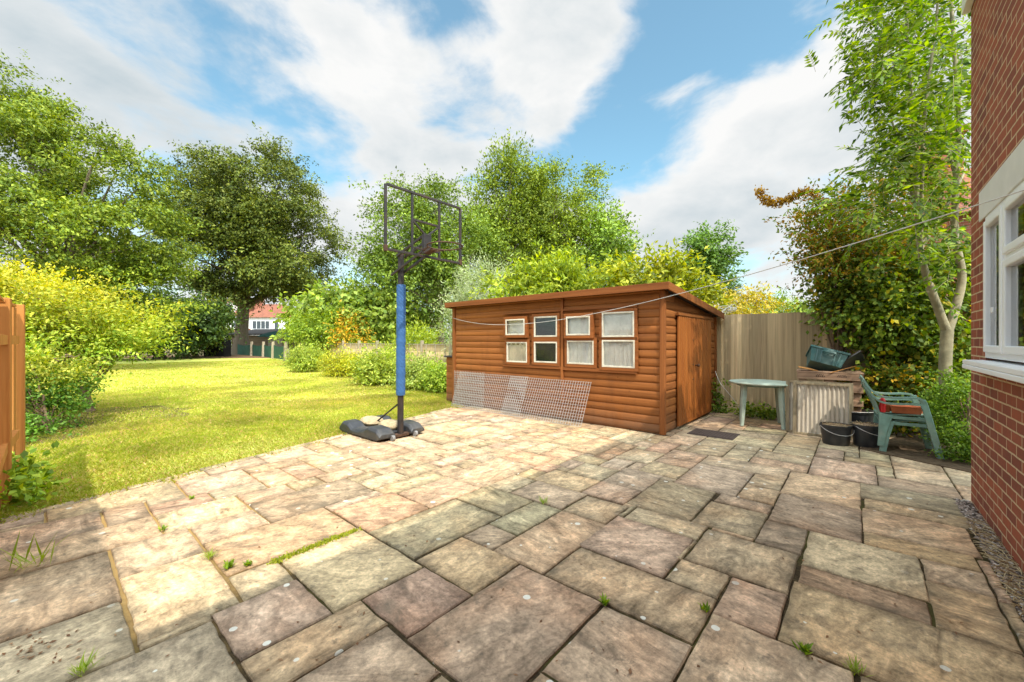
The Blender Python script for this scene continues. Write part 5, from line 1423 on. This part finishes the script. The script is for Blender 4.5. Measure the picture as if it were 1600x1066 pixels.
cb2 = MB(); cb2.box(-.9, .9, -.5, .5, 0, 1.5); cb2.box(-.95, .95, -.55, .55, 1.502, 1.58); o = cb2.build('compost_bin', M['dark'], loc=G(340, 557), bevel=.03); tag(o, 'dark square compost bin between the thicket and the thick trunk', 'compost bin')

# ---- the right corner: sapling, orange shrub, climber, privet
sb = Vector((5.93, 5.44, 0))
sap = thing('ash_sapling', 'slender pale barked tree with forked trunk and feathery leaves beside the brick house', 'tree', sb)
YS = 5.44
def lp(px, py, Y=YS): return P(px, py, Y)-sb
m = MB()
def stem(pts, r0, r1, n=10):
    q = arc(pts, 5); m.tube(q, [r0+(r1-r0)*k/(len(q)-1) for k in range(len(q))], n)
stem([Vector((0, 0, -.03)), lp(1482, 640), lp(1477, 580), lp(1480, 515)], .076, .066)
stem([lp(1480, 520), lp(1463, 475), lp(1447, 430), lp(1437, 385), lp(1434, 320), lp(1428, 220), lp(1420, 90), lp(1412, -40)], .054, .014)
stem([lp(1480, 520), lp(1494, 478), lp(1503, 430), lp(1492, 365), lp(1494, 280), lp(1498, 180), lp(1490, 60), lp(1480, -80)], .056, .018)
stem([lp(1437, 390), lp(1462, 350, 5.5), lp(1492, 300, 5.6), lp(1510, 262, 5.7)], .03, .012)
stem([lp(1438, 385), lp(1440, 300, 5.3), lp(1445, 180, 5.2), lp(1462, 40, 5.1), lp(1470, -60, 5.1)], .026, .010)
stem([lp(1432, 330), lp(1410, 250, 5.6), lp(1385, 150, 5.6), lp(1370, 40, 5.7)], .018, .006)
stem([lp(1494, 280), lp(1470, 190, 5.8), lp(1440, 90, 5.9)], .022, .008)
m.build('trunk', M['pale_bark'], sap, smooth=True)
rs = RS(77)
# compound leaves: each spray is a rachis with paired leaflets
cent = []
regions = [(1425, 60, 80, 95, 230), (1440, 200, 66, 80, 210), (1440, 300, 66, 70, 140), (1380, 30, 45, 60, 80), (1370, 130, 38, 60, 95), (1400, 240, 55, 55, 90), (1475, 400, 40, 60, 70), (1340, 320, 40, 24, 34), (1400, 370, 40, 40, 40), (1490, 120, 40, 130, 110), (1440, -90, 110, 80, 200)]
PB = []; PD = []; TN = []
for (px, py, rx, rz_, n) in regions:
    for k in range(n):
        a = rs.normal(size=3)*.55; Y = YS+a[1]*.75
        p = np.array(P(px+a[0]*rx, py+a[2]*rz_, Y))
        cc = np.array(P(1455, min(py+40, 420), YS))
        out = p-cc; out[2] *= .4; out /= np.linalg.norm(out)+1e-6
        d = out*.6+rs.normal(size=3)*.8+np.array([-.08, 0, .05]); d /= np.linalg.norm(d)
        PB.append(p); PD.append(d)
PB = np.array(PB); PD = np.array(PD)
LV = []; LC = []; rach = MB()
for p, d in zip(PB, PD):
    # keep out of the brick house
    rel = Vector((p[0], p[1], 0))-HR
    uu = -(rel.x*.7572-rel.y*.6532); vv_ = rel.x*.6532+rel.y*.7572
    if uu < .02 and vv_ < .30: continue
    ln = rs.uniform(.26, .42); npair = rs.randint(4, 7)
    side = np.cross(d, [0, 0, 1.0]); side /= np.linalg.norm(side)+1e-6; up = np.cross(side, d)
    pts = []
    tn = rs.uniform(.75, 1.3)
    for j in range(npair+1):
        t_ = .25+.75*j/npair
        q = p+d*ln*t_+np.array([0, 0, -.28])*ln*t_*t_
        pts.append(q)
        dd = d+np.array([0, 0, -.5])*t_
        for s_ in ((-1, 1) if j < npair else (0,)):
            ld2 = dd*.75+side*s_*.9+np.array([0, 0, -.25])+rs.normal(size=3)*.12
            l_ = rs.uniform(.070, .118)
            LV.append((q, ld2, up+rs.normal(size=3)*.35, l_)); LC.append(tn*rs.uniform(.85, 1.15))
    rach.tube([Vector(p)-sb]+[Vector(q)-sb for q in pts[::2]], .0022, 3, cap=False)
pos = np.array([a[0] for a in LV]); dd = np.array([a[1] for a in LV]); up = np.array([a[2] for a in LV]); ll = np.array([a[3] for a in LV])
raw_mesh('crown', leaves(pos, dd, nrm(up), ll, ll*.36, rs)-np.array(sb), 4, L_sap, sap, np.array(LC).reshape(-1, 1)*np.ones((1, 3)))
rach.build('leaf_stalks', M['pale_bark'], sap, fix=False)

os_ = tree('berberis_shrub', 'orange brown leaved shrub with arching branch above the grey fence', 'shrub', Vector((5.55, 7.05, 0)),
     [ell(1308, 350, 38, 45, 7.0, .45), ell(1345, 400, 68, 50, 7.0, .6), ell(1395, 320, 45, 45, 7.2, .5), ell(1288, 395, 24, 36, 6.9, .4), ell(1410, 430, 60, 50, 6.9, .5)], L_orange, 171, .05, P(1350, 330, 7.0), lobes=120, twigs=12, per=14, L=.066, Wd=.038, lobe_r=.26, twig=.26, spread=.04, flat=.8, droop=.1, nmax=50, fork=.08, bark=M['twig'], trunk='stems',
     tint=lambda p, rs: np.where(rs.rand(len(p), 1) < .55, np.array([[.42, .95, .7]]), np.array([[1.0, 1.0, 1.0]])))
# arching spray
rs = RS(88); root = os_
pts = arc([P(1300, 330, 6.9), P(1262, 300, 6.85), P(1235, 310, 6.8), P(1205, 318, 6.8), P(1186, 298, 6.8)], 12)
m = MB(); m.tube([p-root.location for p in pts], [.010*(1-.016*k) for k in range(len(pts))], 5); m.build('arching_branch', M['twig'], root, smooth=True)
n = 1100; ip = rs.randint(0, len(pts), n); pos = np.array([pts[i] for i in ip])+rs.normal(size=(n, 3))*np.array([.035, .035, .03])
raw_mesh('arching_leaves', leaves(pos, rs.normal(size=(n, 3)), nrm(rs.normal(size=(n, 3))+np.array([0, 0, .6])), .05, .03, rs)-np.array(root.location), 4, L_orange, root, np.ones((n, 3)))
tree('climber', 'dense dark green climber sprawling over the brick wall above the chairs', 'climber', Vector((6.1, 6.55, 0)),
     [ell(1330, 470, 34, 36, 6.9, .4), ell(1370, 480, 66, 48, 6.7, .45), ell(1440, 480, 66, 70, 6.4, .4), ell(1490, 440, 36, 80, 6.3, .3), ell(1312, 520, 16, 10, 6.8, .2), ell(1400, 545, 50, 28, 6.45, .3), ell(1475, 560, 46, 46, 6.2, .3), ell(1340, 430, 50, 30, 6.9, .35)], L_ivy, 181, .045, P(1400, 470, 6.5), lobes=135, twigs=10, per=12, L=.088, Wd=.064, lobe_r=.24, twig=.24, spread=.055, flat=.9, droop=.3, nmax=60, fork=.05, bark=M['twig'], trunk='stems', upb=.3,
     tint=lambda p, rs: np.where(rs.rand(len(p), 1) < .11, np.array([[2.4, 1.45, .8]]), np.array([[1.0, 1.0, 1.0]])))
tree('undergrowth', 'tangle of shaded creeper at the foot of the brick wall behind the chairs', 'creeper', Vector((5.75, 6.1, 0)),
     [ell(1400, 620, 60, 46, 6.15, .3), ell(1450, 610, 40, 60, 6.1, .3), ell(1390, 675, 60, 26, 6.1, .3), ell(1345, 610, 24, 26, 6.5, .2)], L_ivy, 183, .03, P(1410, 600, 6.2), lobes=60, twigs=9, per=11, L=.075, Wd=.055, lobe_r=.2, twig=.2, spread=.05, droop=.3, zmin=.02, nmax=30, fork=.05, bark=M['twig'], trunk='stems',
     tint=lambda p, rs: np.where(rs.rand(len(p), 1) < .3, np.array([[2.6, 1.2, .6]]), np.array([[.8, .8, .8]])))
tree('privet_bush', 'bright green privet bush at the foot of the sapling by the house corner', 'shrub', Vector((5.35, 4.72, 0)),
     [ell(1508, 640, 24, 46, 4.95, .2), ell(1497, 700, 18, 20, 4.75, .18), ell(1512, 700, 12, 26, 4.6, .15), ell(1470, 630, 20, 40, 5.55, .2)], L_privet, 191, .02, Vector((5.45, 4.8, .75)), lobes=80, twigs=10, per=12, L=.042, Wd=.022, lobe_r=.13, twig=.13, spread=.028, flat=1, droop=0, zmin=.01, nmax=30, fork=.05, bark=M['twig'], trunk='stems')
# fence-foot ivy behind the table
tree('fence_ivy', 'low ivy growing at the foot of the grey fence behind the table', 'creeper', P(1130, 533, 7.9).xy.to_3d(),
     [ell(1135, 640, 24, 10, 7.95, .15), ell(1190, 650, 40, 14, 7.4, .15), ell(1120, 615, 8, 14, 8.0, .08)], L_ivy, 193, .012, P(1130, 620, 7.95), lobes=26, twigs=7, per=9, L=.06, Wd=.045, lobe_r=.12, twig=.12, spread=.04, zmin=.01, nmax=8, fork=.05, bark=M['twig'], trunk='stems')
# distant tree line closing the horizon
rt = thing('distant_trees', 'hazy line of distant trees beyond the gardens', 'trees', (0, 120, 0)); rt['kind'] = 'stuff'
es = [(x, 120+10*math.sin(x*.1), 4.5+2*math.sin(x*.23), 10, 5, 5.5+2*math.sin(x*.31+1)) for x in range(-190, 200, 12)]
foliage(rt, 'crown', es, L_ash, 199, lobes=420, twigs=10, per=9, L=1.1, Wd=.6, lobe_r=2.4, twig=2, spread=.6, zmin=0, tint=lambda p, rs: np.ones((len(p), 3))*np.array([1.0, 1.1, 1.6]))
for o in C.objects:
    if o.parent == rt: o['kind'] = 'stuff'

# ---- small weeds in the joints
def weed(label, loc, n, h, seed, mat=GB, broad=False):
    n = int(n*1.6); h *= .8
    rs = RS(seed); a = rs.uniform(0, 6.28, n); le = rs.uniform(.3, 1.4, n)
    pos = rs.normal(size=(n, 3))*np.array([h*.18, h*.18, 0])
    d = np.stack([np.cos(a)*le, np.sin(a)*le, np.ones(n)], 1); up = np.stack([-np.cos(a), -np.sin(a), le], 1)
    L_ = h*rs.uniform(.5, 1.2, n)
    o = raw_mesh('weed', leaves(pos, d, nrm(up+1e-4), L_, L_*(.22 if broad else .05)+.002, rs), 4, mat, None, np.ones((n, 3))*(np.array([.7, .85, .8]) if not broad else np.array([1.5, 1.35, 1.2])))
    o.location = loc
    return tag(o, label, 'weed', 'weeds in the paving joints')
wd = [((850, 787), 26, .09, 'grass tuft in the joint left of centre near the lichen spotted slab', False), ((945, 945), 20, .06, 'small green weed at the corner of the broad middle slab', True),
      ((1103, 955), 16, .055, 'pale weed beside a white lichen spot right of centre', True), ((1257, 1020), 26, .07, 'bushy weed in the lower right joint', True), ((1338, 1052), 22, .08, 'grass tuft near the bottom edge at lower right', False),
      ((330, 872), 30, .09, 'grass tuft in the sunlit joint at lower left', False), ((358, 888), 24, .07, 'green tuft at the corner of the orange slab', True), ((388, 884), 30, .05, 'mossy sprig along the edge of the orange slab', True),
      ((255, 829), 18, .05, 'yellow sprig in the joint close to the lawn', True), ((130, 1050), 30, .10, 'leafy weed at the bottom left corner', False), ((48, 885), 16, .26, 'tall spindly weed in the shade near the left edge', False), ((300, 780), 20, .05, 'short sprig where the paving meets the lawn', True)]
for i, (p, n, h_, lab, br) in enumerate(wd): weed(lab, G(*p), n, h_, 300+i, GB if not br else L_privet, br)
# moss along a joint
rs = RS(401); n = 900; a = G(425, 880); b = G(560, 828)
tt = rs.rand(n); pos = np.array(a)[None]*(1-tt[:, None])+np.array(b)[None]*tt[:, None]+rs.normal(size=(n, 3))*np.array([.016, .016, .0])
raw_ = raw_mesh('joint_moss', leaves(pos, rs.normal(size=(n, 3))+np.array([0, 0, 1]), nrm(rs.normal(size=(n, 3))), .022, .010, rs), 4, L_gold, None, np.ones((n, 3))*np.array([.7, .8, .8]))
tag(raw_, 'yellow green moss along the edge of the orange slab', None, None, 'stuff')
# nettles at the foot of the new fence
tree('nettle_patch', 'dark green nettles at the foot of the new orange fence', 'weeds', Vector((-4.75, 3.85, 0)), [(-4.85, 3.75, .12, .35, .35, .12), (-4.35, 3.35, .10, .3, .3, .10)], L_ivy, 405, .006, Vector((-4.7, 3.7, .25)), lobes=28, twigs=7, per=9, L=.075, Wd=.04, lobe_r=.12, twig=.14, spread=.03, zmin=.0, nmax=14, fork=.05, bark=M['twig'], trunk='stems',
     tint=lambda p, rs: np.ones((len(p), 3))*np.array([1.6, 1.6, 1.2]))
# dry debris
rs = RS(410); n = 260
dpos = []
while len(dpos) < n:
    k = rs.rand()
    p = G(rs.uniform(0, 1500), rs.uniform(700, 1060)) if k < .5 else (G(55+rs.normal()*30, 1010+rs.normal()*16) if k < .7 else G(rs.uniform(1390, 1490), rs.uniform(688, 712)))
    dpos.append((p.x, p.y, .004))
dpos = np.array(dpos)
n2 = 700; e2 = []
while len(e2) < n2:
    p = G(215+rs.normal()*75, 630+abs(rs.normal())*26)
    e2.append((p.x, p.y, rs.uniform(.0, .04)))
dpos = np.concatenate([dpos, np.array(e2)]); n = len(dpos)
dl = raw_mesh('fallen_leaves', leaves(dpos, rs.normal(size=(n, 3))*np.array([1, 1, .1]), nrm(rs.normal(size=(n, 3))*.3+np.array([0, 0, 1])), rs.uniform(.012, .035, n), rs.uniform(.006, .016, n), rs), 4, L_dry, None, np.ones((n, 3)))
tag(dl, 'scattered dry leaf litter on the paving', None, None, 'stuff')

# ================================================================== LIGHT
to_sun = Vector((.2825, -.640, 1.0)).normalized()
sd = bpy.data.lights.new('sun', 'SUN'); sd.energy = 5.0; sd.angle = RU(.6); sd.color = (1.0, .93, .82)
so = link(bpy.data.objects.new('sun', sd)); so.rotation_euler = (-to_sun).to_track_quat('-Z', 'Y').to_euler()
w = bpy.data.worlds.new('World'); S.world = w; w.use_nodes = True
nt = w.node_tree
for n_ in list(nt.nodes): nt.nodes.remove(n_)
class WN(NT):
    def __init__(s): s.t = nt; s._tc = None
t = WN()
tc = t.n('TexCoord'); dirv = tc.outputs['Generated']
sky = t.n('TexSky', sky_type='NISHITA'); sky.sun_disc = False
sky.sun_elevation = math.asin(to_sun.z); sky.sun_rotation = math.atan2(to_sun.x, to_sun.y)
sky.air_density = 1.0; sky.dust_density = .6; sky.ozone_density = 1.6
skyc = t.mix(1.0, sky.outputs[0], (.21, .29, .25), 'MULTIPLY')
skyc = t.mix(.08, skyc, (.80, .88, .92))
sep = t.n('SeparateXYZ'); t.l(dirv, sep.inputs[0])
zc = t.math('ADD', t.math('MAXIMUM', sep.outputs[2], 0.0), .30)
cx = t.math('DIVIDE', sep.outputs[0], zc); cy = t.math('DIVIDE', sep.outputs[1], zc)
cv = t.n('CombineXYZ'); t.l(cx, cv.inputs[0]); t.l(cy, cv.inputs[1])
mpp = t.n('Mapping'); mpp.inputs['Rotation'].default_value = (0, 0, RU(28)); mpp.inputs['Scale'].default_value = (2.6, 1.6, 1); mpp.inputs['Location'].default_value = (1.3, .4, 0)
t.l(cv.outputs[0], mpp.inputs[0])
m3 = t.n('Mapping'); m3.inputs['Rotation'].default_value = (0, RU(25), RU(10)); m3.inputs['Scale'].default_value = (1.0, 1.0, 1.9); m3.inputs['Location'].default_value = (.7, 2.1, .3)
t.l(dirv, m3.inputs[0])
big = t.math('ADD', t.math('MULTIPLY', t.noise(m3.outputs[0], 3.4, 10, .56, .25), .72), t.math('MULTIPLY', t.noise(mpp.outputs[0], 1.0, 10, .58, .25), .28))
def dirpx(px, py): return Vector(((px-800)/F, 1, (533-py)/F)).normalized()
def blob(px, py, size_px, amp):
    d_ = dirpx(px, py); vm = t.n('VectorMath', operation='DOT_PRODUCT'); vm.inputs[1].default_value = d_; t.l(dirv, vm.inputs[0])
    kk = 1/(1-math.cos(size_px/F))
    e_ = t.math('POWER', 2.718, t.math('MULTIPLY', t.math('SUBTRACT', vm.outputs['Value'], 1.0), kk))
    return t.math('MULTIPLY', e_, amp)
den = t.math('ADD', t.math('MULTIPLY', t.math('SUBTRACT', big, .5), 2.0), .55)
for (px, py, s_, a_) in ((735, 45, 70, -.26), (640, -10, 60, -.12), (1010, 110, 75, -.24), (940, 195, 60, -.22), (1090, 50, 70, -.20), (1190, -20, 110, -.18), (400, 60, 60, -.05), (400, 50, 60, -.12), (650, 255, 45, -.10), (980, 270, 50, -.10), (1240, 20, 60, -.12),
        (540, 110, 100, .14), (840, 150, 70, .12), (1200, 230, 120, .2), (1050, 340, 90, .1), (180, 110, 170, .12), (880, 50, 75, .26), (620, 340, 90, .1), (1300, 150, 80, .1)):
    den = t.math('ADD', den, blob(px, py, s_, a_))
cov = t.ramp(den, [(.33, 0), (.63, 1)], 'EASE')
dn = t.noise(m3.outputs[0], 5.5, 10, .58, .3)
shade = t.math('ADD', t.math('MULTIPLY', den, .55), t.math('MULTIPLY', dn, .62))
for (px, py, s_, a_) in ((560, 110, 80, -.16), (1080, 220, 60, -.18), (1180, 150, 80, -.14), (840, 120, 60, -.10), (1270, 90, 60, -.12), (620, 335, 60, -.14), (985, 330, 50, -.10),
        (1180, 300, 90, .03), (120, 110, 140, .14), (330, 150, 90, .10), (700, 210, 60, .08), (1080, 400, 90, .08)):
    shade = t.math('ADD', shade, blob(px, py, s_, a_))
cc_ = t.ramp(shade, [(.52, (.97, .97, .96)), (.70, (.83, .86, .87)), (1.0, (.56, .65, .70))])
horiz = t.ramp(sep.outputs[2], [(.0, 1), (.30, 0)])
skyb = t.mix(t.math('MULTIPLY', horiz, .6), skyc, (.66, .82, .88))
colr = t.mix(cov, skyb, cc_)
# sky brightened around the sun behind the viewer, added as fill for the shade
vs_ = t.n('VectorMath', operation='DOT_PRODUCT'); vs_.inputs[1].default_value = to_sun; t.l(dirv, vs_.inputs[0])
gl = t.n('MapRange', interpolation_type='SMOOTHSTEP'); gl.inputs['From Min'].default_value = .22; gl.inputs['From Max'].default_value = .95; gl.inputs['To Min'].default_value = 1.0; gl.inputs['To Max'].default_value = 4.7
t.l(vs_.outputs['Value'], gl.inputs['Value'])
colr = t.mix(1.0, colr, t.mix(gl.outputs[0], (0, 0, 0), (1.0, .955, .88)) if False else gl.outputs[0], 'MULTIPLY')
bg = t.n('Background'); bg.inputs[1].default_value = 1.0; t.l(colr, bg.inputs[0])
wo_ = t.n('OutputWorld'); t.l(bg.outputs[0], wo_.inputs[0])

# ================================================================== CAMERA
cd = bpy.data.cameras.new('camera'); co = link(bpy.data.objects.new('camera', cd))
co.location = (0, 0, H); co.rotation_euler = (math.pi/2, 0, 0)
cd.sensor_width = 36; cd.lens = F/1600*36; cd.clip_end = 2000; cd.clip_start = .05
S.camera = co
S.view_settings.view_transform = 'Standard'; S.view_settings.look = 'None'; S.view_settings.exposure = 0; S.view_settings.gamma = 1
S.cycles.max_bounces = 6; S.cycles.diffuse_bounces = 3; S.cycles.glossy_bounces = 3; S.cycles.transmission_bounces = 6; S.cycles.transparent_max_bounces = 6
S.cycles.use_denoising = True
